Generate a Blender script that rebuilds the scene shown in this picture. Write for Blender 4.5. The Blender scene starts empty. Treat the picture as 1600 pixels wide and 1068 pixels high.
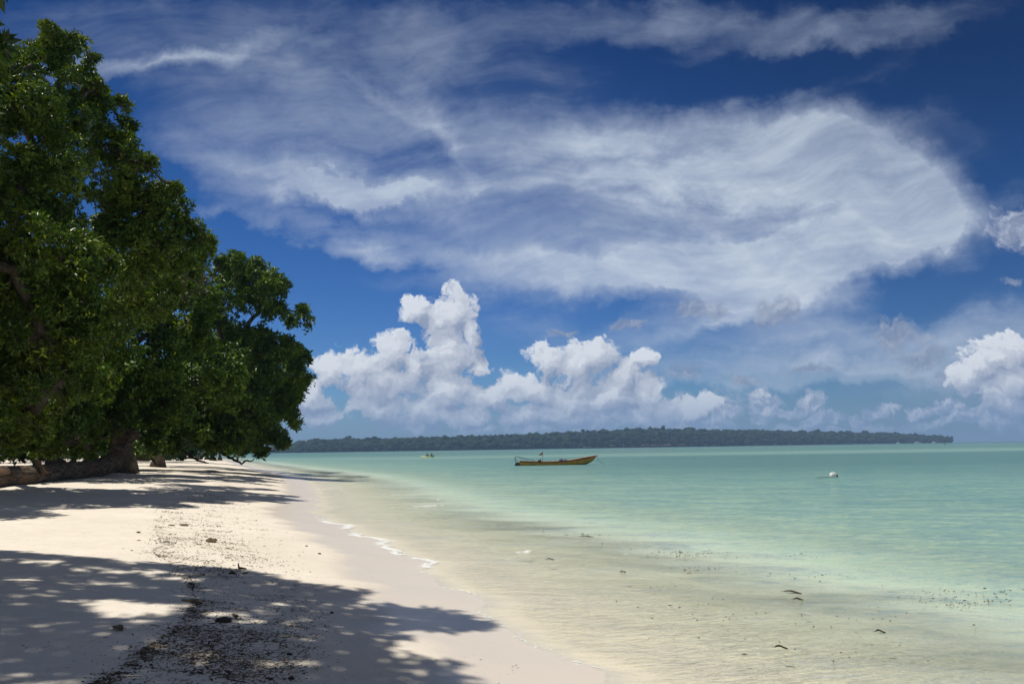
import bpy, bmesh, math, random
import numpy as np
from mathutils import Vector, Matrix, noise as mnoise
R = math.radians
S = bpy.context.scene
COL = S.collection

# ------------------------------------------------------------------ camera
CAM_Z = 2.0
FPX = 1155.0                      # focal length in pixels of a 1600 wide picture
cd = bpy.data.cameras.new('camera')
cd.sensor_width = 36.0
cd.lens = FPX / 1600.0 * 36.0
cd.clip_start = 0.05
cd.clip_end = 30000.0
cam = bpy.data.objects.new('camera', cd)
COL.objects.link(cam)
CR = (Matrix.Rotation(R(90 + 8.19), 3, 'X') @ Matrix.Rotation(R(-0.85), 3, 'Z'))
cam.matrix_world = Matrix.Translation((0, 0, CAM_Z)) @ CR.to_4x4()
S.camera = cam

def ray(px, py):
    return CR @ Vector(((px - 800) / FPX, -(py - 534) / FPX, -1.0))

def at(px, py, y):
    """the world point seen at (px, py) at the distance y along the view"""
    d = ray(px, py)
    return Vector((0, 0, CAM_Z)) + d * (y / d.y)

# ------------------------------------------------------------------ light
SUN_EL, SUN_AZ = 68.5, -80.0      # azimuth from +Y, negative is to the left
sun_dir = Vector((math.sin(R(SUN_AZ)) * math.cos(R(SUN_EL)), math.cos(R(SUN_AZ)) * math.cos(R(SUN_EL)), math.sin(R(SUN_EL))))
sl = bpy.data.lights.new('sun', 'SUN')
sl.energy = 4.6
sl.angle = R(0.53)
sl.color = (1.0, 0.95, 0.86)
so = bpy.data.objects.new('sun', sl)
COL.objects.link(so)
so.location = (-30, 0, 60)
so.rotation_euler = (-sun_dir).to_track_quat('-Z', 'Y').to_euler()
S.view_settings.view_transform = 'Standard'
S.view_settings.look = 'None'
S.view_settings.exposure = 0.0
S.view_settings.gamma = 1.0
# ------------------------------------------------------------------ node helpers
class X:
    """a socket with arithmetic"""
    T = None
    def __init__(s, k): s.k = k
    @staticmethod
    def put(sock, v):
        if isinstance(v, X): X.T.links.new(v.k, sock)
        else: sock.default_value = v
    @staticmethod
    def m(op, *a, clamp=False):
        n = X.T.nodes.new('ShaderNodeMath'); n.operation = op; n.use_clamp = clamp
        for i, v in enumerate(a): X.put(n.inputs[i], v)
        return X(n.outputs[0])
    def __add__(s, o): return X.m('ADD', s, o)
    __radd__ = __add__
    def __sub__(s, o): return X.m('SUBTRACT', s, o)
    def __rsub__(s, o): return X.m('SUBTRACT', o, s)
    def __mul__(s, o): return X.m('MULTIPLY', s, o)
    __rmul__ = __mul__
    def __truediv__(s, o): return X.m('DIVIDE', s, o)
    def max(s, o): return X.m('MAXIMUM', s, o)
    def min(s, o): return X.m('MINIMUM', s, o)
    def pow(s, o): return X.m('POWER', s, o)
    def abs(s): return X.m('ABSOLUTE', s)
    def clamp(s): return X.m('ADD', s, 0.0, clamp=True)

def sstep(x, a, b, lo=0.0, hi=1.0):
    n = X.T.nodes.new('ShaderNodeMapRange'); n.interpolation_type = 'SMOOTHSTEP'
    X.put(n.inputs[0], x); X.put(n.inputs[1], a); X.put(n.inputs[2], b); X.put(n.inputs[3], lo); X.put(n.inputs[4], hi)
    return X(n.outputs[0])

def lstep(x, a, b, lo=0.0, hi=1.0):
    n = X.T.nodes.new('ShaderNodeMapRange')
    X.put(n.inputs[0], x); X.put(n.inputs[1], a); X.put(n.inputs[2], b); X.put(n.inputs[3], lo); X.put(n.inputs[4], hi)
    return X(n.outputs[0])

def vec(x, y, z=0.0):
    n = X.T.nodes.new('ShaderNodeCombineXYZ')
    for i, v in enumerate((x, y, z)): X.put(n.inputs[i], v)
    return X(n.outputs[0])

def sep(v):
    n = X.T.nodes.new('ShaderNodeSeparateXYZ'); X.put(n.inputs[0], v)
    return [X(o) for o in n.outputs]

def vm(op, *a):
    n = X.T.nodes.new('ShaderNodeVectorMath'); n.operation = op
    k = 0
    for v in a:
        if op == 'SCALE' and k == 1: X.put(n.inputs[3], v)
        else: X.put(n.inputs[k], v)
        k += 1
    return X(n.outputs[1] if op in ('DOT_PRODUCT', 'LENGTH') else n.outputs[0])

def mapping(v, loc=(0, 0, 0), rot=0.0, sc=(1, 1, 1), typ='TEXTURE'):
    n = X.T.nodes.new('ShaderNodeMapping'); n.vector_type = typ
    X.put(n.inputs[0], v); n.inputs[1].default_value = loc; n.inputs[2].default_value = (0, 0, rot); n.inputs[3].default_value = sc
    return X(n.outputs[0])

def noise(v, scale, detail=4.0, rough=0.5, dist=0.0, lac=2.0, color=False, dim='2D'):
    n = X.T.nodes.new('ShaderNodeTexNoise'); n.noise_dimensions = dim
    X.put(n.inputs['Vector'], v); X.put(n.inputs['Scale'], scale); n.inputs['Detail'].default_value = detail
    n.inputs['Roughness'].default_value = rough; n.inputs['Distortion'].default_value = dist; n.inputs['Lacunarity'].default_value = lac
    return X(n.outputs['Color' if color else 0])

def voro(v, scale, detail=0.0, rough=0.5, feature='F1', rnd=1.0, smooth=0.3, dim='3D'):
    n = X.T.nodes.new('ShaderNodeTexVoronoi'); n.feature = feature; n.voronoi_dimensions = dim
    X.put(n.inputs['Vector'], v); X.put(n.inputs['Scale'], scale)
    n.inputs['Detail'].default_value = detail; n.inputs['Roughness'].default_value = rough
    if feature == 'SMOOTH_F1': n.inputs['Smoothness'].default_value = smooth
    n.inputs['Randomness'].default_value = rnd
    n.normalize = False
    return X(n.outputs['Distance'])

def mixc(f, a, b, mode='MIX'):
    n = X.T.nodes.new('ShaderNodeMix'); n.data_type = 'RGBA'; n.blend_type = mode
    def c(v): return v if isinstance(v, X) else (tuple(v) + (1.0,))[:4]
    X.put(n.inputs[0], f); X.put(n.inputs[6], c(a)); X.put(n.inputs[7], c(b))
    return X(n.outputs[2])

def grad(v, typ='SPHERICAL'):
    n = X.T.nodes.new('ShaderNodeTexGradient'); n.gradient_type = typ
    X.put(n.inputs[0], v)
    return X(n.outputs[1])

def ramp(x, stops, interp='LINEAR'):
    n = X.T.nodes.new('ShaderNodeValToRGB'); n.color_ramp.interpolation = interp
    e = n.color_ramp.elements
    while len(e) < len(stops): e.new(0.5)
    for i, (p, c) in enumerate(stops):
        e[i].position = p; e[i].color = (tuple(c) + (1.0,))[:4]
    X.put(n.inputs[0], x)
    return X(n.outputs[0])

# ------------------------------------------------------------------ sky
W = bpy.data.worlds.new('World'); S.world = W; W.use_nodes = True
nt = W.node_tree; nt.nodes.clear(); X.T = nt
SKY_STRENGTH = 0.1
tc = nt.nodes.new('ShaderNodeTexCoord')
dx, dy, dz = sep(X(tc.outputs['Generated']))
ady = dy.abs().max(0.12)
U = dx / ady
V = dz / ady
q0 = vec(U, V)

def uv(px, py):
    d = ray(px, py); return (d.x / d.y, d.z / d.y)
PX = 1.0 / FPX

def blob(q, px, py, a, b, ang=0.0):
    """soft ellipse on the sky, 1 at its centre and 0 at its rim: half axes a, b (1/1155 rad), turned by ang degrees"""
    u, v = uv(px, py)
    c, s_ = math.cos(R(ang)), math.sin(R(ang))
    sx, sy = 1 / (a * PX), 1 / (b * PX)
    if ang == 0:
        n = X.T.nodes.new('ShaderNodeVectorMath'); n.operation = 'MULTIPLY_ADD'
        X.put(n.inputs[0], q); n.inputs[1].default_value = (sx, sy, 0); n.inputs[2].default_value = (-u * sx, -v * sy, 0)
        return 1.0 - vm('LENGTH', X(n.outputs[0]))
    d = vm('SUBTRACT', q, (u, v, 0))
    p1 = vm('DOT_PRODUCT', d, (c * sx, s_ * sx, 0)); p2 = vm('DOT_PRODUCT', d, (-s_ * sy, c * sy, 0))
    return 1.0 - X.m('SQRT', X.m('MULTIPLY_ADD', p1, p1, p2 * p2))

sky = nt.nodes.new('ShaderNodeTexSky'); sky.sky_type = 'NISHITA'
sky.sun_disc = False; sky.sun_elevation = R(SUN_EL); sky.sun_rotation = R(SUN_AZ)
sky.air_density = 1.0; sky.dust_density = 0.3; sky.ozone_density = 3.0; sky.altitude = 0
skyc = X(sky.outputs[0])
# the polarised deep blue of the photograph: darker and more saturated with height
tint = ramp(lstep(V, 0.0, 0.7), [(0.0, (0.50, 0.64, 0.82)), (0.12, (0.32, 0.54, 0.84)), (0.25, (0.225, 0.45, 0.80)), (0.45, (0.145, 0.36, 0.69)), (0.8, (0.080, 0.225, 0.46)), (1.0, (0.07, 0.195, 0.41))])
base = mixc(1.0, skyc, tint, 'MULTIPLY')
rt = sstep(U, -0.1, 0.7, 1.0, 0.74)
base = mixc(1.0, base, vec(rt, rt, rt), 'MULTIPLY')

# ---- cirrus
wn = noise(q0, 2.2, 3.0, 0.55, color=True)
warp = vm('SCALE', vm('SUBTRACT', wn, (0.5, 0.5, 0.5)), 0.16)
qc = vm('ADD', q0, warp)
wn2 = noise(q0, 9.0, 4.0, 0.6, color=True)
qc2 = vm('ADD', qc, vm('SCALE', vm('SUBTRACT', wn2, (0.5, 0.5, 0.5)), 0.045))
qe = vm('ADD', q0, vm('SCALE', vm('SUBTRACT', noise(q0, 7.0, 6.0, 0.62, color=True), (0.5, 0.5, 0.5)), 0.10))
fib = noise(mapping(qc, rot=R(4), sc=(1.0, 0.15, 1), typ='TEXTURE'), 2.6, 10.0, 0.64)
fib2 = noise(mapping(qc2, rot=R(-30), sc=(1.0, 0.35, 1), typ='TEXTURE'), 5.0, 9.0, 0.62)
fib3 = noise(mapping(qc2, rot=R(24), sc=(1.0, 0.28, 1), typ='TEXTURE'), 9.0, 7.0, 0.62)
tex = fib * 0.5 + fib2 * 0.28 + fib3 * 0.22
CIR = [  # px, py, a, b, ang, amp
    (1200, 235, 340, 80, 2, 0.95), (940, 215, 260, 55, -4, 0.75), (1340, 230, 190, 50, -16, 0.75), (1430, 315, 150, 75, -34, 1.15),
    (1340, 375, 270, 55, 14, 1.35), (1080, 390, 360, 60, 2, 1.15), (1235, 450, 140, 80, 10, 1.45), (1180, 420, 240, 60, 6, 0.5), (880, 400, 300, 60, -6, 0.75), (1020, 430, 220, 40, -4, 0.55),
    (1120, 495, 230, 34, 12, 0.85), (1120, 522, 120, 12, 8, 0.6), (1050, 300, 300, 30, 3, 0.45), (1160, 305, 260, 60, 3, 0.50), (1340, 300, 210, 75, -8, 0.75), (1080, 305, 300, 55, 2, 0.40), (1250, 195, 260, 26, -2, 0.35), (800, 230, 200, 50, 0, 0.3),
    (720, 290, 420, 26, 3, 0.85), (450, 275, 230, 38, -12, 1.05), (560, 312, 220, 26, -4, 0.7), (560, 190, 330, 90, -8, 0.50), (330, 200, 160, 60, 0, 0.35),
    (330, 330, 120, 12, -8, 0.35), (600, 385, 280, 26, -14, 0.6), (800, 455, 220, 24, -4, 0.45), (570, 383, 50, 16, -10, 0.45), (760, 340, 260, 30, 2, 0.4),
    (250, 92, 260, 20, 10, 0.95), (330, 50, 420, 80, 3, 0.55), (660, 60, 110, 60, -20, 0.55), (680, 130, 40, 60, 0, 0.3), (705, 215, 170, 22, -52, 0.3), (610, 160, 150, 14, -38, 0.35), (430, 110, 130, 30, -20, 0.35),
    (1130, 42, 420, 40, -2, 0.5), (1400, 28, 260, 30, 6, 0.4), (1370, 105, 180, 18, 24, 0.22), (1060, 20, 60, 50, 60, 0.35), (820, 30, 260, 50, 0, 0.3), (1250, 70, 260, 20, 6, 0.35),
    (1300, 535, 500, 26, 4, 0.45), (1250, 580, 420, 20, 0, 0.75), (1150, 600, 260, 9, 0, 0.45), (1580, 500, 220, 40, 8, 0.4), (850, 520, 200, 40, -10, 0.30), (1450, 560, 200, 18, 3, 0.4), (1400, 555, 400, 50, 2, 0.4), (1560, 600, 200, 40, 0, 0.4), (850, 130, 200, 70, -20, 0.3), (480, 120, 300, 60, 0, 0.3), (620, 240, 400, 90, 0, 0.35),
]
cm = None
for (px, py, a, b, ang, amp) in CIR:
    g = blob(qe, px, py, a * 1.25, b * 1.35, ang).max(0.0) * amp
    cm = g if cm is None else cm + g
# the veil far up and behind is noise
veil = sstep(noise(mapping(qc, sc=(1.6, 0.7, 1)), 1.6, 5.0, 0.55), 0.42, 0.75, 0.0, 0.55) * sstep(V, 0.62, 0.9)
cm = cm.min(1.25) + veil
rear = sstep(dy, 0.25, -0.25) * 0.9 + sstep(V, 0.85, 1.5) * sstep(dy, -0.2, 0.2) * 0.8  # cloud cover out of view, added behind and overhead for ambient fill
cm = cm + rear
thick = lstep(cm + (tex - 0.5) * 3.2, 0.0, 1.7).pow(1.3)
thin = lstep(cm + (tex - 0.5) * 0.9, 0.0, 1.5)
dense = sstep(cm, 0.9, 1.5)
ca = thick * (0.54 - dense * 0.26) + thin * (0.44 + dense * 0.26)
ca = ca.min(1.0) * sstep(cm, 0.0, 0.30) * 0.97
hole = blob(qc2, 1120, 285, 330, 50, 3).max(0.0) * 0.10 + blob(qc2, 700, 235, 150, 60, -10).max(0.0) * 0.15 + blob(qc2, 560, 385, 300, 30, -12).max(0.0) * 0.25
ca = (ca - hole * sstep(tex, 0.65, 0.35)).clamp()
ccol = ramp(lstep(V, 0.05, 0.65), [(0.0, (0.56, 0.62, 0.74)), (0.3, (0.49, 0.57, 0.70)), (0.6, (0.43, 0.51, 0.65)), (1.0, (0.32, 0.39, 0.52))])
ccol = mixc(sstep(ca, 0.45, 0.92), ccol, mixc(1.0, ccol, (1.35, 1.30, 1.18), 'MULTIPLY'))
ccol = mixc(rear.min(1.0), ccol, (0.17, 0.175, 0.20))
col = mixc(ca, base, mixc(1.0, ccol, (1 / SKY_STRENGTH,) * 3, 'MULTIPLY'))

# ---- cumulus: a puffy height field, lit from the upper left by its own slope
EPS, EPL = 7, 26
wq0 = vm('ADD', q0, vm('SCALE', vm('SUBTRACT', noise(q0, 11.0, 5.0, 0.68, color=True, dim='2D'), (0.5, 0.5, 0.5)), 0.050))
LD = (-0.50, 0.86)
wq1 = vm('ADD', wq0, (LD[0] * EPS * PX, LD[1] * EPS * PX, 0))
wq2 = vm('ADD', wq0, (LD[0] * EPL * PX, LD[1] * EPL * PX, 0))
def puffs(q):
    v1 = voro(q, 30.0, 2.0, 0.55, 'F1', dim='2D')
    n1 = noise(q, 26.0, 7.0, 0.66, dim='2D')
    return (0.45 - v1) * 0.40 + (n1 - 0.5) * 0.95
PF0, PF1 = puffs(wq0), puffs(wq1)
def cumulus_field(q, blobs):
    f = None
    for (px, py, a, b) in blobs:
        g = blob(q, px, py, a, b)
        f = g if f is None else X.m('SMOOTH_MAX', f, g, 0.15)
    return f

def cumulus(col, blobs, lo=0.42, soft=0.16, bright=(0.68, 0.725, 0.80), dark=(0.28, 0.34, 0.48), opac=1.0, cheap=False):
    b0 = cumulus_field(wq0, blobs); f0 = b0 + PF0
    a = sstep(f0, lo, lo + soft) * opac
    if cheap:
        li = lstep(PF0 - PF1, -0.12, 0.20)
    else:
        b2 = cumulus_field(wq2, blobs)
        li = lstep((b0 - b2) * 0.9 + (PF0 - PF1) * 1.0, -0.42, 0.50)
        rim = sstep(f0, lo + 0.35, lo) * 0.25
        li = (li * 0.85 + rim * sstep(b0 - b2, -0.05, 0.2)).clamp()
    c = ramp(li, [(0.0, dark), (0.5, tuple(0.45 * x + 0.55 * y for x, y in zip(dark, bright))), (0.8, bright), (1.0, tuple(x * 1.08 for x in bright))])
    c = mixc(1.0, c, (1 / SKY_STRENGTH,) * 3, 'MULTIPLY')
    return mixc(a, col, c)

FAR = [(1480, 640, 60, 16), (1530, 660, 90, 14), (1210, 640, 60, 12), (1300, 650, 60, 10), (1400, 668, 90, 10), (1190, 622, 34, 20), (1270, 625, 30, 16), (1185, 655, 22, 10), (1350, 660, 26, 16), (1380, 640, 26, 12), (1430, 645, 26, 14), (1470, 660, 24, 12), (1560, 655, 70, 24),
       (1240, 665, 40, 10), (1100, 665, 60, 12), (1130, 640, 40, 26), (1060, 650, 60, 34), (880, 668, 70, 12), (740, 668, 46, 10), (650, 662, 22, 13), (820, 668, 34, 12), (940, 655, 90, 24), (1320, 668, 70, 10)]
col = cumulus(col, FAR, lo=-0.12, soft=0.45, cheap=True, bright=(0.62, 0.65, 0.74), dark=(0.30, 0.37, 0.52), opac=0.85)
GREY = [(1095, 478, 66, 30), (1215, 480, 66, 34), (1080, 585, 60, 26), (1160, 592, 46, 16), (1270, 578, 50, 12), (880, 515, 46, 12), (1400, 520, 70, 46), (1440, 560, 60, 30), (1580, 440, 40, 16), (1500, 590, 90, 30), (990, 505, 50, 14)]
col = cumulus(col, GREY, lo=0.10, soft=0.5, cheap=True, bright=(0.33, 0.385, 0.50), dark=(0.21, 0.27, 0.41), opac=0.72)
MAIN = [(700, 490, 56, 56), (650, 478, 34, 30), (705, 550, 50, 70), (640, 470, 22, 14), (735, 520, 26, 50),
        (620, 550, 48, 48), (560, 575, 64, 46), (515, 580, 44, 36), (590, 600, 86, 46), (650, 570, 26, 46), (480, 620, 60, 40), (500, 655, 66, 22), (590, 635, 90, 34),
        (745, 575, 30, 28), (700, 615, 60, 44), (770, 620, 60, 34), (740, 650, 60, 22), (660, 640, 50, 26),
        (850, 560, 46, 40), (905, 570, 66, 50), (930, 560, 60, 44), (975, 590, 42, 44), (1008, 562, 40, 26), (830, 610, 60, 44), (890, 625, 70, 44), (960, 620, 60, 40), (1010, 620, 46, 32),
        (820, 650, 60, 20), (900, 655, 80, 18), (1000, 650, 60, 20),
        (1560, 560, 56, 44), (1530, 575, 52, 40), (1590, 550, 44, 40), (1590, 600, 70, 36), (1510, 590, 44, 34), (1545, 612, 60, 26), (1030, 640, 60, 22), (1080, 640, 50, 24), (700, 655, 120, 16), (870, 640, 120, 26), (1110, 630, 34, 22), (1570, 630, 80, 20)]
col = cumulus(col, [(1590, 355, 84, 46), (1640, 350, 90, 48)], lo=0.02, soft=0.5, bright=(0.42, 0.47, 0.60), dark=(0.26, 0.31, 0.44), opac=0.85, cheap=True)
col = cumulus(col, MAIN, lo=0.04, soft=0.24)
# bluish air low over the sea
airf = sstep(V, 0.11, 0.0, 0.0, 0.62)
col = mixc(airf, col, tuple(x / SKY_STRENGTH for x in (0.125, 0.255, 0.49)))
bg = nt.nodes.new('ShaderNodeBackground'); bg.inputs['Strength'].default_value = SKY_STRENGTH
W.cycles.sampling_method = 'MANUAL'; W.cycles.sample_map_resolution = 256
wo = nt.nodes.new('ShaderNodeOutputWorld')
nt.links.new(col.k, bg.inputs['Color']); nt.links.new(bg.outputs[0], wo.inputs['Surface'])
# ------------------------------------------------------------------ object helpers
def tag(o, label=None, cat=None, group=None, kind=None):
    if label: o['label'] = label
    if cat: o['category'] = cat
    if group: o['group'] = group
    if kind: o['kind'] = kind
    return o

def mesh_obj(name, V_, F_, mat=None, parent=None, smooth=False, attrs=None):
    """V_ (n,3) array; F_ (m,k) array or list of tuples"""
    me = bpy.data.meshes.new(name)
    V_ = np.asarray(V_, dtype=np.float32)
    if isinstance(F_, np.ndarray):
        k = F_.shape[1]; m = F_.shape[0]
        me.vertices.add(len(V_)); me.vertices.foreach_set('co', V_.ravel())
        me.loops.add(m * k); me.loops.foreach_set('vertex_index', F_.ravel().astype(np.int32))
        me.polygons.add(m); me.polygons.foreach_set('loop_start', np.arange(0, m * k, k, dtype=np.int32))
        me.update(calc_edges=True)
    else:
        me.from_pydata([tuple(map(float, v)) for v in V_], [], F_)
    if attrs:
        for an, av in attrs.items():
            at_ = me.attributes.new(an, 'FLOAT', 'POINT'); at_.data.foreach_set('value', np.asarray(av, dtype=np.float32))
    if smooth: me.polygons.foreach_set('use_smooth', np.ones(len(me.polygons), dtype=bool))
    me.update()
    if mat: me.materials.append(mat)
    o = bpy.data.objects.new(name, me); COL.objects.link(o)
    if parent: o.parent = parent
    return o

def empty(name, loc=(0, 0, 0), rz=0.0):
    o = bpy.data.objects.new(name, None); COL.objects.link(o); o.location = loc; o.rotation_euler = (0, 0, rz)
    o.empty_display_size = 0.2
    return o

def new_mat(name):
    m = bpy.data.materials.new(name); m.use_nodes = True; m.node_tree.nodes.clear(); X.T = m.node_tree
    out = m.node_tree.nodes.new('ShaderNodeOutputMaterial')
    return m, out

def node(t, **kw):
    n = X.T.nodes.new(t)
    for k, v in kw.items(): X.put(n.inputs[k.replace('_', ' ')], v)
    return n

def bsdf(color, rough=0.6, spec=0.5, normal=None, metal=0.0):
    n = X.T.nodes.new('ShaderNodeBsdfPrincipled')
    X.put(n.inputs['Base Color'], color if isinstance(color, X) else (tuple(color) + (1.0,))[:4])
    X.put(n.inputs['Roughness'], rough); X.put(n.inputs['Specular IOR Level'], spec); X.put(n.inputs['Metallic'], metal)
    if normal is not None: X.put(n.inputs['Normal'], normal)
    return n

def bump(h, strength=0.5, dist=0.01, prev=None):
    n = X.T.nodes.new('ShaderNodeBump'); X.put(n.inputs['Strength'], strength); X.put(n.inputs['Distance'], dist); X.put(n.inputs['Height'], h)
    if prev is not None: X.put(n.inputs['Normal'], prev)
    return X(n.outputs[0])

def wpos():
    n = X.T.nodes.new('ShaderNodeNewGeometry'); return X(n.outputs['Position'])

def attr(name):
    n = X.T.nodes.new('ShaderNodeAttribute'); n.attribute_name = name; return X(n.outputs['Fac'])

def plain(name, color, rough=0.6, spec=0.4, var=0.12, scale=6.0, bumpd=0.0, dim='3D'):
    """a painted or natural surface with mottling of its own"""
    m, out = new_mat(name)
    tcn = X.T.nodes.new('ShaderNodeTexCoord'); p = X(tcn.outputs['Object'])
    n = noise(p, scale, 5.0, 0.6, dim='3D')
    c1 = tuple(x * (1 - var * 1.6) for x in color); c2 = tuple(min(1, x * (1 + var)) for x in color)
    col = mixc(sstep(n, 0.3, 0.7), c1, c2)
    nr = bump(noise(p, scale * 6, 4.0, 0.6, dim='3D'), 0.6, bumpd) if bumpd else None
    X.T.links.new(bsdf(col, rough, spec, nr).outputs[0], out.inputs[0])
    return m

# ------------------------------------------------------------------ beach and sea bed
SH = np.array([(-400, 140), (-60, 24), (-20, 9.5), (0, 3.2), (6.5, 0.75), (10.5, -0.7), (14.7, -2.1), (18, -3.6), (21.8, -5.35), (24.5, -6.6), (28.5, -7.5), (36, -9.6), (46, -12.6), (60, -17.2),
               (77, -25.0), (110, -39.0), (170, -64), (256, -101), (420, -180), (800, -420), (2000, -1500), (9000, -8000)], dtype=float)
def shore_x(y):
    y = np.asarray(y, dtype=float)
    x = np.interp(y, SH[:, 0], SH[:, 1])
    k = np.clip(1 - np.abs(y - 20) / 80, 0, 1)
    return x + k * (0.16 * np.sin(y * 1.9 + 0.6) + 0.10 * np.sin(y * 3.7 + 1.0) + 0.05 * np.sin(y * 8.3))
def shore_s(x, y):
    """metres inland of the water line"""
    g = (shore_x(np.asarray(y) + 2) - shore_x(np.asarray(y) - 2)) / 4
    return (shore_x(y) - x) / np.sqrt(1 + g * g)
def ground_z(x, y):
    s = shore_s(x, y)
    up = 1.30 * (1 - np.exp(-np.maximum(s, 0) / 9.0)) + 0.0008 * np.clip(s - 14, 0, 300)
    # a flat wet shelf near the water
    up = up * (0.55 + 0.45 * (1 - np.exp(-np.maximum(s, 0) / 1.6)))
    t = np.maximum(-s, 0)
    dn = 0.055 * t * np.exp(-t / 6) + 0.030 * t + 0.35 * (1 - np.exp(-(t / 14) ** 2)) + 0.10 * np.exp(-((t - 5.6) / 1.5) ** 2) * 0
    dn = np.minimum(dn, 4.5)
    und = 0.018 * np.sin(x * 1.3 + 0.7 * y) * np.sin(y * 0.9 - 0.4 * x) + 0.012 * np.sin(2.9 * x - 1.7 * y + 1) * np.sin(2.2 * y + x)
    und = und * np.clip(s / 3, 0, 1)
    return np.where(s > 0, up + und, -dn)
def G(px, py, lift=0.0):
    """the point of the ground seen at (px, py)"""
    d = ray(px, py); t = 2.0 / max(-d.z, 1e-4)
    for _ in range(14):
        p = Vector((0, 0, CAM_Z)) + d * t
        gz = float(ground_z(p.x, p.y)); gz = max(gz, 0.0) if lift is None else gz
        t = (CAM_Z - gz) / -d.z * 0.75 + t * 0.25
    p = Vector((0, 0, CAM_Z)) + d * t
    p.z = gz + (lift or 0.0)
    return p

def Gv(px, py):
    """the same for whole arrays"""
    d = np.stack([(px - 800) / FPX, -(py - 534) / FPX, -np.ones_like(px)], 1) @ np.array(CR).T
    d[:, 2] = np.minimum(d[:, 2], -1e-4); t = CAM_Z / -d[:, 2]; gz = 0
    for _ in range(14):
        gz = ground_z(d[:, 0] * t, d[:, 1] * t); t = (CAM_Z - gz) / -d[:, 2] * 0.75 + t * 0.25
    return d[:, 0] * t, d[:, 1] * t, gz

def axis(c, lo, hi, n, k):
    """sinh spaced coordinates, dense near c"""
    a, b = math.asinh((lo - c) / k), math.asinh((hi - c) / k)
    return c + k * np.sinh(np.linspace(a, b, n))
def grid(xs, ys, zf):
    Xg, Yg = np.meshgrid(xs, ys)
    Z = zf(Xg, Yg)
    Vt = np.stack([Xg.ravel(), Yg.ravel(), Z.ravel()], 1)
    n, m = len(ys), len(xs)
    i = (np.arange(n - 1)[:, None] * m + np.arange(m - 1)[None, :]).ravel()
    F = np.stack([i, i + 1, i + m + 1, i + m], 1)
    return Vt, F

m_sand, out = new_mat('coral_sand')
P = wpos(); s_ = attr('inland')
px_, py_, pz_ = sep(P)
big = noise(P, 0.35, 4.0, 0.55, dim='3D'); mid = noise(P, 3.0, 5.0, 0.6, dim='3D'); fine = noise(P, 160.0, 3.0, 0.7, dim='3D'); grain = noise(P, 45.0, 5.0, 0.75, dim='3D')
dry = mixc(sstep(big, 0.3, 0.7), (0.70, 0.63, 0.525), (0.785, 0.715, 0.61))
dry = mixc(sstep(mid, 0.35, 0.75, 0.0, 0.35), dry, (0.61, 0.535, 0.44))
dry = mixc(sstep(grain, 0.60, 0.75, 0.0, 0.35), dry, (0.36, 0.32, 0.28))
dry = mixc(sstep(fine, 0.62, 0.8, 0.0, 0.4), dry, (0.40, 0.36, 0.31))
lap = noise(mapping(P, sc=(1.0, 1.0, 1.0)), 0.9, 3.0, 0.5, dim='3D')
wet = sstep(s_ + (lap - 0.5) * 1.1, 1.95, 1.05)
wet = wet * sstep(s_, -0.5, 0.2, 0.75, 1.0)
wetc = mixc(0.85, dry, (0.61, 0.54, 0.445))
bed = mixc(sstep(s_, -0.1, -6.0), (0.74, 0.65, 0.505), (0.69, 0.63, 0.515))
bed = mixc(sstep(noise(mapping(P, rot=R(22), sc=(2.2, 0.8, 1)), 1.6, 5.0, 0.65, dim='3D'), 0.42, 0.70, 0.0, 0.30), bed, (0.46, 0.43, 0.36))
bed = mixc(sstep(grain, 0.52, 0.72, 0.0, 0.65), bed, (0.36, 0.32, 0.26))
bed = mixc(sstep(noise(P, 22.0, 3.0, 0.7, dim='3D'), 0.56, 0.74, 0.0, 0.45), bed, (0.33, 0.30, 0.25))
c = mixc(wet, dry, wetc)
c = mixc(sstep(s_, 0.02, -0.25), c, bed)
rip = noise(mapping(P, rot=R(14), sc=(3.0, 0.35, 1.0)), 2.2, 4.0, 0.5, dim='3D')
damp = (1.0 - wet * 0.85)
uw = sstep(s_, 0.0, -0.6)
rip2 = noise(mapping(P, rot=R(28), sc=(1.6, 0.42, 1.0)), 5.0, 5.0, 0.6, 0.8, dim='3D')
n1 = bump(mid * 0.6 + rip * 0.4 + rip2 * uw * 0.9, (damp * 0.8).max(uw * 0.95), 0.075)
n2 = bump(grain, damp * 0.55, 0.012, n1)
n3 = bump(fine, damp * 0.45, 0.004, n2)
sand = bsdf(c, lstep(wet, 0.0, 1.0, 0.9, 0.36), lstep(wet, 0.0, 1.0, 0.15, 0.60), n3)
X.T.links.new(sand.outputs[0], out.inputs[0])

xs = np.unique(np.concatenate([axis(-2.5, -9000, 9000, 420, 9.0)])); ys = axis(7.0, -300, 9500, 430, 7.0)
Vg, Fg = grid(xs, ys, ground_z)
ground = mesh_obj('sand_beach', Vg, Fg, m_sand, smooth=True, attrs={'inland': shore_s(Vg[:, 0], Vg[:, 1])})
tag(ground, kind='structure')

# ------------------------------------------------------------------ water
m_water, out = new_mat('lagoon_water')
P = wpos(); s_ = attr('inland'); off = 0.0 - s_
dist = X.m('SQRT', vm('DOT_PRODUCT', P, P))
near = sstep(dist, 8.0, 120.0, 1.0, 0.0)
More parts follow.
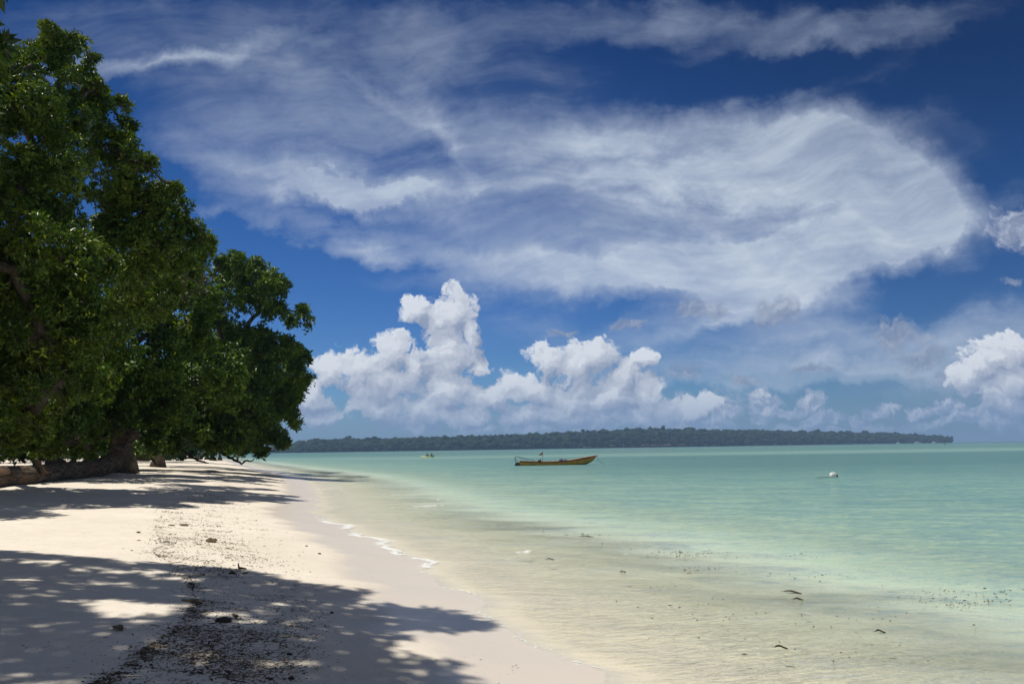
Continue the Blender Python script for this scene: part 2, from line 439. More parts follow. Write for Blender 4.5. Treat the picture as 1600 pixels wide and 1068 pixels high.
# the colour of the water body, by depth, bed patches and painted wave facets
Pm = mapping(P, rot=R(-4), sc=(6.0, 1.0, 1.0))
patch = noise(Pm, 0.11, 5.0, 0.62, dim='3D')
far_p = noise(mapping(P, rot=R(-2), sc=(9.0, 1.0, 1.0)), 0.016, 4.0, 0.55, dim='3D')
w1 = noise(mapping(P, rot=R(-18), sc=(2.6, 0.9, 1.0)), 1.0, 5.0, 0.60, 0.4, dim='3D')
w2 = noise(mapping(P, rot=R(12), sc=(1.9, 0.8, 1.0)), 4.5, 4.0, 0.6, 0.5, dim='3D')
w3 = noise(P, 19.0, 3.0, 0.6, 0.3, dim='3D')
offw = off + (w1 - 0.5) * 4.0 * sstep(off, 1.0, 8.0)
body = ramp(lstep(offw, 0.0, 60.0), [(0.0, (0.56, 0.54, 0.45)), (0.06, (0.49, 0.52, 0.42)), (0.11, (0.31, 0.40, 0.315)), (0.19, (0.215, 0.345, 0.295)), (0.4, (0.158, 0.295, 0.268)), (1.0, (0.125, 0.248, 0.236))])
body = mixc(sstep(patch, 0.42, 0.66, 0.0, 0.5) * sstep(off, 6.0, 14.0), body, mixc(1.0, body, (0.72, 0.80, 0.86), 'MULTIPLY'))
body = mixc(sstep(w1 * 0.45 + w2 * 0.55, 0.50, 0.58, 0.0, 0.9) * sstep(off, 4.0, 12.0), body, mixc(1.0, body, (1.5, 1.28, 1.08), 'MULTIPLY'))  # light sides of the waves painted into the body colour
body = mixc(sstep(w1 * 0.5 + w2 * 0.5, 0.49, 0.40, 0.0, 0.8), body, mixc(1.0, body, (0.70, 0.80, 0.92), 'MULTIPLY'))  # grey-blue sky reflection on wave facets, painted into the body colour
yy = sep(P)[1]; xx = sep(P)[0]
yw = yy + (far_p - 0.5) * 60.0
darkz = sstep(yw, 34.0, 80.0) * sstep(yw, 165.0, 130.0) * sstep(xx / yy.max(1.0), -0.25, 0.35)
body = mixc(darkz * 0.62, body, (0.070, 0.165, 0.17))
bar = sstep(yw, 150.0, 175.0) * sstep(yw, 235.0, 200.0)
deep = sstep(yw, 215.0, 330.0)
body = mixc(bar * 0.75, body, (0.20, 0.33, 0.28))
body = mixc(deep * 0.60, body, (0.10, 0.21, 0.19))
body = mixc(sstep(yw + xx * 0.3, 900.0, 1600.0) * 0.8, body, (0.035, 0.14, 0.16))
# waves
shal = sstep(off, 0.0, 3.0, 0.35, 1.0)
nb = bump(w1, shal, 0.40)
nb = bump(w2, shal, 0.11, nb)
nb = bump(w3, shal * 1.0, 0.024, nb)
lw = X.T.nodes.new('ShaderNodeFresnel'); lw.inputs[0].default_value = 1.33; X.put(lw.inputs['Normal'], nb)
fr = (X(lw.outputs[0]) * 0.8).min(lstep(dist, 15.0, 90.0, 0.50, 0.34))
gl = node('ShaderNodeBsdfGlossy', Roughness=0.07, Normal=nb); gl.inputs['Color'].default_value = (1, 1, 1, 1)
opx = sstep(off, 1.0, 3.5) * sstep(off, 9.0, 5.0) * 0.36 + 1.0
body_c = mixc(1.0, body, vec(opx, opx, opx), 'MULTIPLY')
df = X.T.nodes.new('ShaderNodeBsdfDiffuse'); X.put(df.inputs['Color'], body_c); X.put(df.inputs['Normal'], bump(w1 * 0.7 + w2 * 0.3, shal * 0.5, 0.3))
tr = X.T.nodes.new('ShaderNodeBsdfTransparent'); X.put(tr.inputs['Color'], ramp(lstep(off, 0.0, 9.0), [(0.0, (0.97, 0.985, 0.98)), (0.5, (0.86, 0.95, 0.90)), (1.0, (0.70, 0.90, 0.82))]))
op = sstep(off + (patch - 0.5) * 2.5 + (w1 - 0.5) * 3.0 * near, 1.8, 6.8, 0.0, 0.97)
op = op * sstep(off, 0.0, 2.0)
mx = X.T.nodes.new('ShaderNodeMixShader'); X.put(mx.inputs[0], op); X.T.links.new(tr.outputs[0], mx.inputs[1]); X.T.links.new(df.outputs[0], mx.inputs[2])
mx2 = X.T.nodes.new('ShaderNodeMixShader'); X.put(mx2.inputs[0], fr * sstep(off, 0.0, 1.0, 0.35, 1.0)); X.T.links.new(mx.outputs[0], mx2.inputs[1]); X.T.links.new(gl.outputs[0], mx2.inputs[2])
X.T.links.new(mx2.outputs[0], out.inputs[0])
xs = axis(1.0, -8800, 8800, 300, 9.0); ys = axis(12.0, -280, 9300, 360, 9.0)
rng = np.random.default_rng(5)
def wave_z(x, y):
    t = np.clip(-shore_s(x, y) / 6, 0, 1)
    return 0.004 + 0.012 * t * (np.sin(0.9 * x + 2.3 * y) + 0.7 * np.sin(-1.3 * x + 3.1 * y + 1.0) + 0.5 * np.sin(2.4 * x + 4.3 * y)) * np.exp(-np.hypot(x, y - 8) / 30)
Vw, Fw = grid(xs, ys, wave_z)
sw = shore_s(Vw[:, 0], Vw[:, 1])
keep = (sw[Fw] < 3.0).any(axis=1)
Fw = Fw[keep]; used = np.unique(Fw); rm = np.full(len(Vw), -1); rm[used] = np.arange(len(used))
water = mesh_obj('lagoon_water', Vw[used], rm[Fw], m_water, smooth=True, attrs={'inland': sw[used]})
tag(water, kind='structure')

# ------------------------------------------------------------------ foam at the water's edge
def foam_strip():
    rng = np.random.default_rng(11)
    Vs, Fs = [], []
    def pat(cx, cy, rx, ry, h, ang):
        n = 9; b = len(Vs); ca, sa = math.cos(ang), math.sin(ang)
        for k in range(n):
            t = 2 * math.pi * k / n; j = 0.7 + 0.6 * rng.random()
            ux, uy = rx * math.cos(t) * j, ry * math.sin(t) * j
            x, y = cx + ux * ca - uy * sa, cy + ux * sa + uy * ca
            Vs.append((x, y, max(0.004, float(ground_z(x, y))) + 0.001))
        Vs.append((cx, cy, max(0.004, float(ground_z(cx, cy))) + h))
        for k in range(n): Fs.append((b + k, b + (k + 1) % n, b + n))
    # the main edge, strong from 13 to 22 m away
    for (y0, y1, n, w, dens) in ((4.5, 12.5, 900, 0.012, 0.35), (12.5, 16, 1100, 0.022, 0.9), (16, 23.5, 1700, 0.035, 1.0), (23.5, 46, 500, 0.03, 0.5), (46, 90, 200, 0.05, 0.5)):
        for k in range(int(n * dens)):
            y = y0 + (y1 - y0) * rng.random()
            gate = mnoise.noise(Vector((y * 0.9, 3.3, 0)))
            if gate < (-0.25 if 15 < y < 22 else 0.12) and rng.random() < 0.93: continue
            x = float(shore_x(y)) + rng.normal(0, w * 2.2) + 0.02 + 0.05 * mnoise.noise(Vector((y * 4.0, 1, 2)))
            r = (0.004 + 0.017 * rng.random() ** 3) * (0.5 + min(y, 24) / 20)
            pat(x, y, r * 1.7, r * 0.8, 0.004 + r * 0.2, R(-25) + rng.normal(0, 0.4))
    # small breaking crests further out
    for (px, py, L, n) in ((668, 790, 0.45, 46), (512, 763, 1.0, 16), (815, 862, 0.2, 8)):
        p = at(px, py, 1.0); d = ray(px, py); t = -CAM_Z / d.z; q = d * t
        for k in range(n):
            u = rng.normal(0, L * 0.5)
            pat(q.x + u, q.y + u * 0.35 + rng.normal(0, 0.07), 0.03 + 0.06 * rng.random(), 0.008 + 0.012 * rng.random(), 0.012, R(15))
    return Vs, Fs
m_foam = plain('sea_foam', (0.76, 0.77, 0.76), 0.6, 0.3, 0.06, 30)
fv, ff = foam_strip()
o = mesh_obj('sea_foam', np.array(fv), ff, m_foam, smooth=True)
tag(o, 'thin white line of foam along the edge of the water', 'foam', kind='stuff')

# ------------------------------------------------------------------ island across the lagoon
ISL = [(430, 1500), (700, 1500), (1000, 1650), (1250, 1900), (1486, 2100)]       # px, distance of its shore
def isl_pt(px, dist, z):
    d = ray(px, 700); k = dist / d.y
    return (d.x * k, dist, z)
SKY_L = [(300, 0.30), (425, 0.34), (447, 0.40), (470, 0.85), (520, 0.95), (600, 0.92), (680, 0.98), (700, 1.02), (760, 1.0), (850, 1.12), (900, 1.22), (1000, 1.36), (1050, 1.34), (1130, 1.16), (1230, 1.06), (1330, 0.86), (1400, 0.72), (1450, 0.55), (1480, 0.42), (1488, 0.35)]
def isl_dist(px): return float(np.interp(px, [a for a, b in ISL], [b for a, b in ISL]))
def isl_h(px):
    """height of the tree tops in metres"""
    k = float(np.interp(px, [a for a, b in SKY_L], [b for a, b in SKY_L]))
    return k * 21.5 / FPX * isl_dist(px)
m_isl = plain('island_soil', (0.16, 0.14, 0.09), 0.9, 0.2, 0.2, 0.05)
iv, iF = [], []
prof = [(-30, -2.0), (0, 0.12), (14, 1.2), (60, 4.0), (160, 8.0), (420, 9.0), (700, -2.0)]
pxs = list(range(250, 1488, 12)) + [1488]
for i, px in enumerate(pxs):
    e = min(1.0, (1496 - px) / 90)
    for (dd, z) in prof:
        x, y, _ = isl_pt(px, isl_dist(px) + dd * max(0.25, e), 0)
        iv.append((x, y, z * e if z > 0 else z))
n = len(prof)
for i in range(len(pxs) - 1):
    for j in range(n - 1):
        a = i * n + j; iF.append((a, a + n, a + n + 1, a + 1))
o = mesh_obj('island_terrain', np.array(iv), iF, m_isl, smooth=True); tag(o, kind='structure')
# forest canopy of many crowns, each a lumpy cap
m_can, out = new_mat('island_forest')
P = wpos(); rn = attr('rnd')
cn = noise(P, 0.16, 5.0, 0.7, dim='3D')
cc = mixc(sstep(cn, 0.3, 0.7), (0.006, 0.016, 0.010), (0.020, 0.042, 0.018))
cc = mixc(rn, cc, mixc(1.0, cc, (1.7, 1.5, 1.2), 'MULTIPLY'))
X.T.links.new(bsdf(cc, 0.85, 0.1, bump(noise(P, 0.5, 4.0, 0.7, dim='3D'), 1.0, 1.8)).outputs[0], out.inputs[0])
def crown_shape():
    bm = bmesh.new(); bmesh.ops.create_icosphere(bm, subdivisions=2, radius=1.0)
    v = np.array([x.co[:] for x in bm.verts]); f = np.array([[w.index for w in x.verts] for x in bm.faces]); bm.free()
    return v, f
cv, cf = crown_shape()
rng = np.random.default_rng(3)
Vs, Fs, Rn = [], [], []; base_i = 0
for px in np.arange(255, 1487, 1.15):
    d0 = isl_dist(px); H = isl_h(px); e = min(1.0, (1500 - px) / 60)
    for (row, hf) in ((4, 0.40), (14, 0.60), (32, 0.78), (60, 0.90), (100, 1.0), (150, 1.0)):
        if rng.random() < 0.38: continue
        r = (rng.uniform(5.0, 9.5)) * (0.8 if row < 20 else 1.0) * (0.55 + 0.45 * e)
        x, y, _ = isl_pt(px + rng.normal(0, 1.5), d0 + row * max(0.2, e) + rng.normal(0, 6) * e, 0)
        top = H * hf * (1 + 0.16 * mnoise.noise(Vector((px * 0.045, row * 0.1, 0))) + 0.08 * mnoise.noise(Vector((px * 0.17, 4, 0)))) + rng.normal(0, 1.9)
        if rng.random() < 0.04 and hf > 0.8: top += rng.uniform(1.5, 4.0); r *= 0.6
        rz = r * rng.uniform(0.55, 0.9)
        v = cv * (1 + 0.22 * rng.standard_normal((len(cv), 1)))
        v = v * (r, r, rz)
        v[:, 2] = np.where(v[:, 2] < 0, v[:, 2] * (2.0 if row > 10 else 1.2), v[:, 2])
        v += (x, y, max(top - rz, 1.0))
        Vs.append(v); Fs.append(cf + base_i); base_i += len(v); Rn.append(np.full(len(v), rng.random() ** 2))
o = mesh_obj('island_forest', np.concatenate(Vs), np.concatenate(Fs), m_can, attrs={'rnd': np.concatenate(Rn)})
tag(o, 'dark green forest covering the low island on the horizon', 'forest', kind='stuff')
# ------------------------------------------------------------------ trees
def bark_mat(name, c1, c2, c3, sc=1.0, depth=0.03):
    m, out = new_mat(name)
    P = wpos()
    n1 = noise(mapping(P, sc=(1.0, 1.0, 2.5)), 5.0 * sc, 6.0, 0.65, 0.6, dim='3D')
    n2 = noise(P, 1.3 * sc, 4.0, 0.6, dim='3D')
    v = voro(mapping(P, sc=(1.0, 1.0, 3.0)), 9.0 * sc, 2.0, 0.6)
    c = mixc(sstep(n1, 0.32, 0.66), c1, c2)
    c = mixc(sstep(n2, 0.50, 0.68, 0.0, 0.8), c, c3)
    X.T.links.new(bsdf(c, 0.85, 0.2, bump(n1 * 0.6 + v * 0.6, 0.9, depth)).outputs[0], out.inputs[0])
    return m
m_bark = bark_mat('beach_tree_bark', (0.05, 0.038, 0.028), (0.14, 0.115, 0.09), (0.09, 0.075, 0.055))
def drift_mat():
    m, out = new_mat('weathered_wood')
    P = wpos(); g = vec(attr('along') * 0.55, attr('around') * 2.6, 0.0); g = vm('ADD', g, vm('SCALE', noise(P, 1.2, 3.0, 0.6, color=True, dim='3D'), 0.9))
    n1 = noise(g, 3.2, 6.0, 0.68); n2 = noise(P, 1.1, 4.0, 0.6, dim='3D'); n3 = noise(P, 9.0, 4.0, 0.7, dim='3D')
    c = mixc(sstep(n1, 0.36, 0.62), (0.045, 0.032, 0.024), (0.20, 0.155, 0.115))
    c = mixc(sstep(n2, 0.50, 0.66, 0.0, 0.75), c, (0.22, 0.115, 0.055))
    c = mixc(sstep(n1 * 0.6 + n3 * 0.4, 0.52, 0.42, 0.0, 0.8), c, (0.035, 0.026, 0.02))
    X.T.links.new(bsdf(c, 0.85, 0.2, bump(n1 * 0.8 + n3 * 0.3, 1.0, 0.09)).outputs[0], out.inputs[0])
    return m
m_drift = drift_mat()

def leaf_mat(name, young, mid, old, rough=0.40, spec=0.35, trans=0.20):
    m, out = new_mat(name)
    r = attr('rnd'); P = wpos()
    c = ramp(r, [(0.0, old), (0.30, mid), (0.78, mid), (0.93, young), (1.0, tuple(min(1, x * 1.5) for x in young))])
    cl = noise(P, 0.55, 3.0, 0.6, dim='3D')
    c = mixc(sstep(cl, 0.42, 0.7, 0.0, 0.30), c, young)
    c = mixc(sstep(noise(P, 0.9, 2.0, 0.6, dim='3D'), 0.60, 0.75, 0.0, 0.6), c, old)
    b = bsdf(c, rough, spec)
    t = X.T.nodes.new('ShaderNodeBsdfTranslucent'); X.put(t.inputs[0], mixc(1.0, c, (1.4, 1.5, 0.5), 'MULTIPLY'))
    mx = X.T.nodes.new('ShaderNodeMixShader'); mx.inputs[0].default_value = trans
    X.T.links.new(b.outputs[0], mx.inputs[1]); X.T.links.new(t.outputs[0], mx.inputs[2]); X.T.links.new(mx.outputs[0], out.inputs[0])
    return m
m_leafA = leaf_mat('leaf_yellow_green', (0.33, 0.39, 0.030), (0.066, 0.122, 0.012), (0.010, 0.020, 0.004))
m_leafB = leaf_mat('leaf_deep_green', (0.30, 0.40, 0.028), (0.060, 0.118, 0.010), (0.009, 0.022, 0.004))
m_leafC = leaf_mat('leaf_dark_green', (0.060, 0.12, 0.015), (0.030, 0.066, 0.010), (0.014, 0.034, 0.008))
m_twig = plain('dead_twig', (0.17, 0.13, 0.10), 0.9, 0.1, 0.3, 3)

def tube(Vs, Fs, pts, rad, n=7, wob=0.0, seed=0, cap=True):
    """a tapered tube through pts, appended to the lists"""
    pts = [Vector(p) for p in pts]; b0 = len(Vs)
    t0 = (pts[1] - pts[0]).normalized()
    u = t0.orthogonal().normalized()
    for i, p in enumerate(pts):
        t = (pts[min(i + 1, len(pts) - 1)] - pts[max(i - 1, 0)]).normalized()
        u = (u - t * u.dot(t)); u = u.normalized() if u.length > 1e-6 else t.orthogonal().normalized()
        w = t.cross(u)
        for k in range(n):
            a = 2 * math.pi * k / n
            r = rad[i]
            if wob: r *= 1 + wob * mnoise.noise(Vector((math.cos(a) * 1.4 + seed * 7.1, math.sin(a) * 1.4, i * 0.45)))
            Vs.append(tuple(p + (u * math.cos(a) + w * math.sin(a)) * r))
    for i in range(len(pts) - 1):
        for k in range(n):
            a = b0 + i * n + k; b = b0 + i * n + (k + 1) % n
            Fs.append((a, b, b + n, a + n))
    if cap:
        Fs.append(tuple(b0 + (len(pts) - 1) * n + k for k in range(n)))
        Fs.append(tuple(b0 + k for k in reversed(range(n))))

def bend(a, b, k, amp, rng, sag=0.0):
    a, b = Vector(a), Vector(b); L = (b - a).length
    o = Vector(rng.normal(0, 1, 3)) * amp * L; o2 = Vector(rng.normal(0, 1, 3)) * amp * L * 0.5
    return [a.lerp(b, t) + o * math.sin(math.pi * t) + o2 * math.sin(2 * math.pi * t) + Vector((0, 0, -sag * L * math.sin(math.pi * t))) for t in [i / k for i in range(k + 1)]]

def limbs(base, fork, centers, weights, rng, r_tip=0.035, sides=7, wig=0.09, trunk_r=None):
    """trunk from base to fork, then a tree of limbs that reaches every centre"""
    nodes = [Vector(fork)]; par = [-1]; w = [0.0]
    todo = list(range(len(centers)))
    idx = {}
    while todo:
        best = None
        for c in todo:
            for j, nd in enumerate(nodes):
                d = (centers[c] - nd).length + 0.35 * (nd - nodes[0]).length
                if best is None or d < best[0]: best = (d, c, j)
        _, c, j = best
        nodes.append(centers[c]); par.append(j); w.append(weights[c]); todo.remove(c)
    tot = list(w)
    for i in range(len(nodes) - 1, 0, -1): tot[par[i]] += tot[i]
    rad = [r_tip * math.sqrt(max(1.0, t)) for t in tot]
    Vs, Fs = [], []
    for i in range(1, len(nodes)):
        p = bend(nodes[par[i]], nodes[i], 7, wig, rng, -0.03)
        r0 = rad[i] * 1.12; r1 = rad[i] * 0.8
        tube(Vs, Fs, p, [r0 + (r1 - r0) * k / 7 for k in range(8)], sides if rad[i] > 0.06 else 5, cap=False)
    rt = trunk_r or rad[0] * 1.1
    p = bend(base, fork, 9, 0.05, rng)
    tube(Vs, Fs, p, [rt * (1.35 * math.exp(-k * 0.7) + 1.0) * (1 - 0.035 * k) for k in range(10)], 12, wob=0.35, seed=int(rng.integers(99)))
    return Vs, Fs, nodes, par

LEAF = np.array([(0, 0, 0), (0.42, 0.5, 0.03), (1.0, 0, -0.10), (0.42, -0.5, 0.03), ])   # length along x, width 1
def rosettes(P, N, L, nl, rng, wid=0.44, rndbias=None):
    """leaf rosettes at the points P facing N; every leaf is a folded pair of triangles"""
    n = len(P)
    N = N / np.linalg.norm(N, axis=1, keepdims=True)
    A = np.cross(N, rng.normal(0, 1, (n, 3))); A /= np.linalg.norm(A, axis=1, keepdims=True) + 1e-9
    B = np.cross(N, A)
    k = np.arange(nl)
    ang = (k * 2.399)[None, :] + rng.random((n, 1)) * 6.28 + rng.normal(0, 0.25, (n, nl))
    tilt = np.clip(0.15 + 0.75 * (k / nl)[None, :] + rng.normal(0, 0.25, (n, nl)), -0.5, 1.35)
    rad = A[:, None] * np.cos(ang)[..., None] + B[:, None] * np.sin(ang)[..., None]
    D = rad * np.cos(tilt)[..., None] + N[:, None] * np.sin(tilt)[..., None]            # leaf direction
    U = -rad * np.sin(tilt)[..., None] + N[:, None] * np.cos(tilt)[..., None]           # leaf normal
    Sd = np.cross(D, U)
    tw = rng.normal(0, 0.35, (n, nl))[..., None]
    Sd, U = Sd * np.cos(tw) + U * np.sin(tw), U * np.cos(tw) - Sd * np.sin(tw)
    ln = (L * rng.uniform(0.65, 1.2, (n, nl)))[..., None, None]
    Lf = LEAF
    pts = (P[:, None, None] + rng.normal(0, 0.25 * L, (n, nl, 1, 3)) + D[:, :, None] * Lf[None, None, :, 0:1] * ln + Sd[:, :, None] * Lf[None, None, :, 1:2] * ln * wid + U[:, :, None] * (Lf[None, None, :, 2:3] + np.abs(Lf[None, None, :, 1:2]) * 0.22) * ln)
    V_ = pts.reshape(-1, 3)
    m = n * nl; b = np.arange(m)[:, None] * 4
    F_ = np.concatenate([b + np.array([[0, 2, 1]]), b + np.array([[0, 3, 2]])])
    r = np.clip(rng.random((n, 1)) * 0.55 + rng.random((n, nl)) * 0.45, 0, 1)
    return V_, F_, np.repeat(r.ravel(), 4)

def crown_points(blobs, rng, per_m2, sub=9, droop=0.25):
    """points and normals on lumpy foliage masses; blobs = [(centre, radius)]"""
    PP, NN = [], []
    cs = np.array([tuple(c) for c, r in blobs]); rs = np.array([r for c, r in blobs])
    for c, r in blobs:
        c = np.array(tuple(c))
        subs = [(c, r * 0.55)]
        for _ in range(sub):
            d = rng.normal(0, 1, 3); d /= np.linalg.norm(d)
            if d[2] < -0.5 and rng.random() < 0.5: d[2] *= -1
            subs.append((c + d * r * rng.uniform(0.45, 0.92) * (1, 1, 0.85), r * rng.uniform(0.18, 0.42)))
        for sc, sr in subs:
            k = int(per_m2 * 4 * math.pi * sr * sr * 0.8) + 2
            d = rng.normal(0, 1, (k, 3)); d /= np.linalg.norm(d, axis=1, keepdims=True)
            p = sc + d * sr * rng.uniform(0.55, 1.08, (k, 1)) ** 0.7
            PP.append(p); nn = d * 0.75 + (p - c) / max(r, 0.1) * 0.4 + (0, 0, 0.45) + rng.normal(0, 0.3, (k, 3)); NN.append(nn)
    P = np.concatenate(PP); N = np.concatenate(NN)
    # gaps: thin out with a noise, and drop what lies deep inside another mass
    g = np.array([mnoise.noise(Vector(p) * 0.9) for p in P])
    g2 = np.array([mnoise.noise(Vector(p) * 0.42 + Vector((7, 3, 1))) for p in P])
    keep = ((g > -0.27) & (g2 > -0.42)) | (rng.random(len(P)) < 0.12)
    inside = np.zeros(len(P), bool)
    for c, r in zip(cs, rs): inside |= (((P - c) ** 2).sum(1) < (r * 0.42) ** 2)
    keep &= ~(inside & (rng.random(len(P)) < 0.75))
    keep &= P[:, 2] > 0.9
    return P[keep], N[keep]

def make_tree(name, label, base, fork, blobs, mat, seed, L=0.2, per=11, nl=8, group=None, sub=9, trunk_r=None, r_tip=0.04, wid=0.44, extra=None, cat='tree'):
    rng = np.random.default_rng(seed)
    base = Vector(base); root = empty(name, base)
    bl = [(Vector(c), r) for c, r in blobs]
    Vs, Fs, nodes, par = limbs(base, fork, [c for c, r in bl], [max(0.6, r * r) for c, r in bl], rng, r_tip, trunk_r=trunk_r)
    # small limbs inside each mass
    for c, r in bl:
        for _ in range(6):
            d = Vector(rng.normal(0, 1, 3)); d.normalize()
            tube(Vs, Fs, bend(c, c + d * r * 0.85, 4, 0.1, rng), [0.035, 0.028, 0.022, 0.016, 0.01], 4, cap=False)
    o = np.array(tuple(base))
    mesh_obj('trunk', np.array(Vs) - o, Fs, m_bark, root, smooth=True)
    P, N = crown_points(bl, rng, per, sub)
    if extra is not None:
        P = np.concatenate([P, extra[0]]); N = np.concatenate([N, extra[1]])
    V_, F_, r_ = rosettes(P, N, L, nl, rng, wid)
    mesh_obj('crown', V_ - o, F_, mat, root, attrs={'rnd': r_})
    tag(root, label, cat, group)
    return root

def pb(lst, jit=0.0, seed=0):
    rng = np.random.default_rng(seed)
    return [(at(px, py, y + rng.normal(0, jit)), r) for (px, py, y, r) in lst]
def gnd(x, y, dz=-0.05):
    return (x, y, float(ground_z(x, y)) + dz)

# A: the tall tree at the left edge, nearest of those in view
A = [(98, 72, 25, .95), (62, 92, 25, 1.0), (22, 112, 24, 1.3), (128, 62, 25, .35), (120, 118, 25, .7), (143, 92, 25, .3), (160, 165, 25, .75), (196, 165, 25, .42), (200, 195, 25, .33), (100, 170, 25, 1.4), (40, 195, 24, 1.8),
     (160, 225, 25, 1.0), (212, 250, 25, .62), (235, 262, 25, .35), (165, 285, 25.5, 1.4), (90, 290, 24, 1.8), (20, 300, 23, 1.8), (250, 318, 26, .9), (275, 300, 26, .35), (215, 345, 26, 1.3), (300, 372, 27, .62), (318, 372, 27, .4),
     (262, 400, 27, .95), (170, 385, 25, 1.6), (100, 400, 23, 1.7), (20, 420, 22, 1.9), (135, 480, 24, 1.6), (60, 520, 22, 1.8), (-10, 580, 22, 1.9), (90, 595, 24, 1.6), (30, 650, 23, 1.2), (-60, 120, 22, 2.2), (-90, 260, 20, 2.4),
     (-100, 420, 20, 2.3), (-110, 560, 19, 2.0), (-60, 660, 20, 1.3), (-180, 340, 17, 2.3), (-200, 480, 16, 2.0), (190, 430, 27, 1.3), (-30, 560, 29, 2.4), (-60, 480, 31, 2.6), (20, 600, 31, 2.2), (60, 640, 33, 2.0), (-40, 640, 30, 2.0), (20, 520, 34, 2.6), (-120, 600, 28, 2.4), (10, 672, 32, 1.2), (280, 345, 27, .8), (298, 398, 28, .95), (240, 380, 26, 1.4), (280, 430, 31, 1.2), (245, 450, 30, 1.6), (225, 300, 25.5, 1.0), (195, 240, 25, .9), (75, 68, 25, .6), (150, 140, 25, .6)]
A = [(a, b, c * (1.15 if a > 110 else 1.07), r * (1.15 if a > 110 else 1.07)) for a, b, c, r in A]
make_tree('beach_tree', 'tallest tree, at the left edge, with a high ragged yellow-green crown leaning over the sand', gnd(-18.2, 23.5), at(-70, 520, 23.5), pb(A, 0.8, 1), m_leafA, 11, L=0.19, per=26, nl=8, sub=11, trunk_r=0.45)
# C: the middle tree behind the fallen trunk
Cb = [(215, 440, 42, 2.0), (262, 462, 43, 1.6), (290, 440, 44, 1.1), (180, 500, 41, 2.2), (235, 520, 42, 2.2), (285, 520, 44, 1.8), (130, 560, 40, 2.3), (190, 580, 41, 2.3), (245, 590, 43, 2.2), (80, 620, 40, 2.2), (150, 640, 41, 2.0), (205, 625, 42, 1.7),
      (255, 650, 44, 1.7), (110, 665, 40, 1.2), (60, 680, 41, 1.1), (240, 690, 44, 1.0), (20, 560, 40, 2.6), (100, 500, 40, 2.6), (40, 460, 39, 2.6), (0, 660, 40, 1.8), (160, 676, 43, .9), (125, 694, 47, 1.0), (90, 698, 47, 1.0), (55, 700, 46, .9), (20, 698, 45, 1.0), (155, 700, 48, .9), (185, 690, 48, 1.0), (225, 700, 48, .8), (100, 640, 38, 1.8), (-30, 600, 37, 2.6), (140, 600, 50, 2.8), (60, 620, 52, 3.0), (200, 600, 50, 2.6), (-20, 640, 50, 3.0), (100, 670, 54, 2.0), (20, 680, 54, 1.8), (180, 675, 52, 1.4), (-60, 680, 44, 2.2), (60, 560, 46, 3.0), (40, 690, 41, .8), (120, 688, 42, .7), (80, 692, 43, .6), (150, 540, 36, 1.8), (110, 600, 34, 1.6), (318, 478, 46, 1.5), (310, 540, 46, 1.9), (-100, 600, 31, 2.2), (-150, 560, 34, 2.6), (-60, 560, 38, 2.6), (-110, 500, 42, 2.8), (-140, 620, 28, 2.0)]
make_tree('beach_tree', 'middle tree, its wide green crown hanging over the lying trunk', gnd(-23.5, 45), at(170, 600, 44), pb(Cb, 1.0, 2), m_leafB, 12, L=0.29, per=11, nl=8, sub=10, trunk_r=0.42)
# B: the round tree at the right end of the row
B = [(352, 428, 58, 1.5), (372, 408, 58, 1.0), (398, 425, 58, 1.4), (345, 405, 58, .6), (425, 440, 58, 1.2), (440, 458, 58, .6), (350, 470, 58, 1.7), (395, 475, 58, 1.7), (428, 487, 58, 1.2), (466, 497, 58, 1.15), (480, 512, 58, .55), (472, 485, 58, .5),
     (385, 530, 58, 1.5), (430, 535, 58, 1.4), (450, 545, 57, 1.0), (425, 580, 57, 2.0), (462, 585, 57, .9), (380, 585, 56, 2.2), (445, 630, 57, 1.6), (468, 628, 57, .5), (400, 640, 56, 2.2), (425, 675, 57, 1.6), (440, 692, 57, .8), (385, 685, 56, 1.4), (345, 620, 55, 2.4),
     (310, 570, 55, 2.1), (300, 620, 54, 2.2), (350, 680, 55, 1.5), (305, 672, 54, 1.7), (265, 670, 54, 1.7), (275, 610, 54, 2.0), (258, 690, 54, 1.0), (300, 470, 57, 1.6), (305, 510, 57, 1.0), (355, 548, 57, 1.1), (408, 705, 57, .6), (240, 700, 54, .7), (275, 700, 54, .7), (330, 700, 55, .7), (365, 700, 55, .6), (225, 680, 54, 1.2), (330, 600, 66, 2.8), (380, 600, 66, 2.8), (425, 610, 66, 2.2), (290, 580, 68, 3.0), (350, 630, 73, 2.8), (400, 640, 74, 2.6), (290, 640, 74, 3.0), (430, 640, 72, 2.0), (250, 620, 66, 3.0), (300, 600, 50, 2.0), (350, 600, 50, 1.8), (375, 690, 64, 1.6), (335, 690, 68, 1.6), (470, 560, 58, .9), (462, 655, 57, .9), (470, 600, 58, 1.0), (415, 455, 58, 1.3), (322, 465, 57, 1.7), (343, 498, 57, 1.2), (372, 552, 57, 1.7), (410, 540, 57, 1.5), (440, 580, 71, 2.4), (400, 560, 74, 2.8), (446, 620, 70, 1.9), (350, 560, 76, 3.0), (355, 520, 60, 1.0), (385, 445, 58, 1.5), (300, 610, 78, 3.0), (360, 600, 82, 3.0)]
make_tree('beach_tree', 'rounded dark green tree at the right end of the row, boughs hanging low', gnd(-29.5, 62), at(290, 640, 59), pb(B, 0.9, 3), m_leafB, 13, L=0.35, per=10, nl=8, sub=10, trunk_r=0.30)
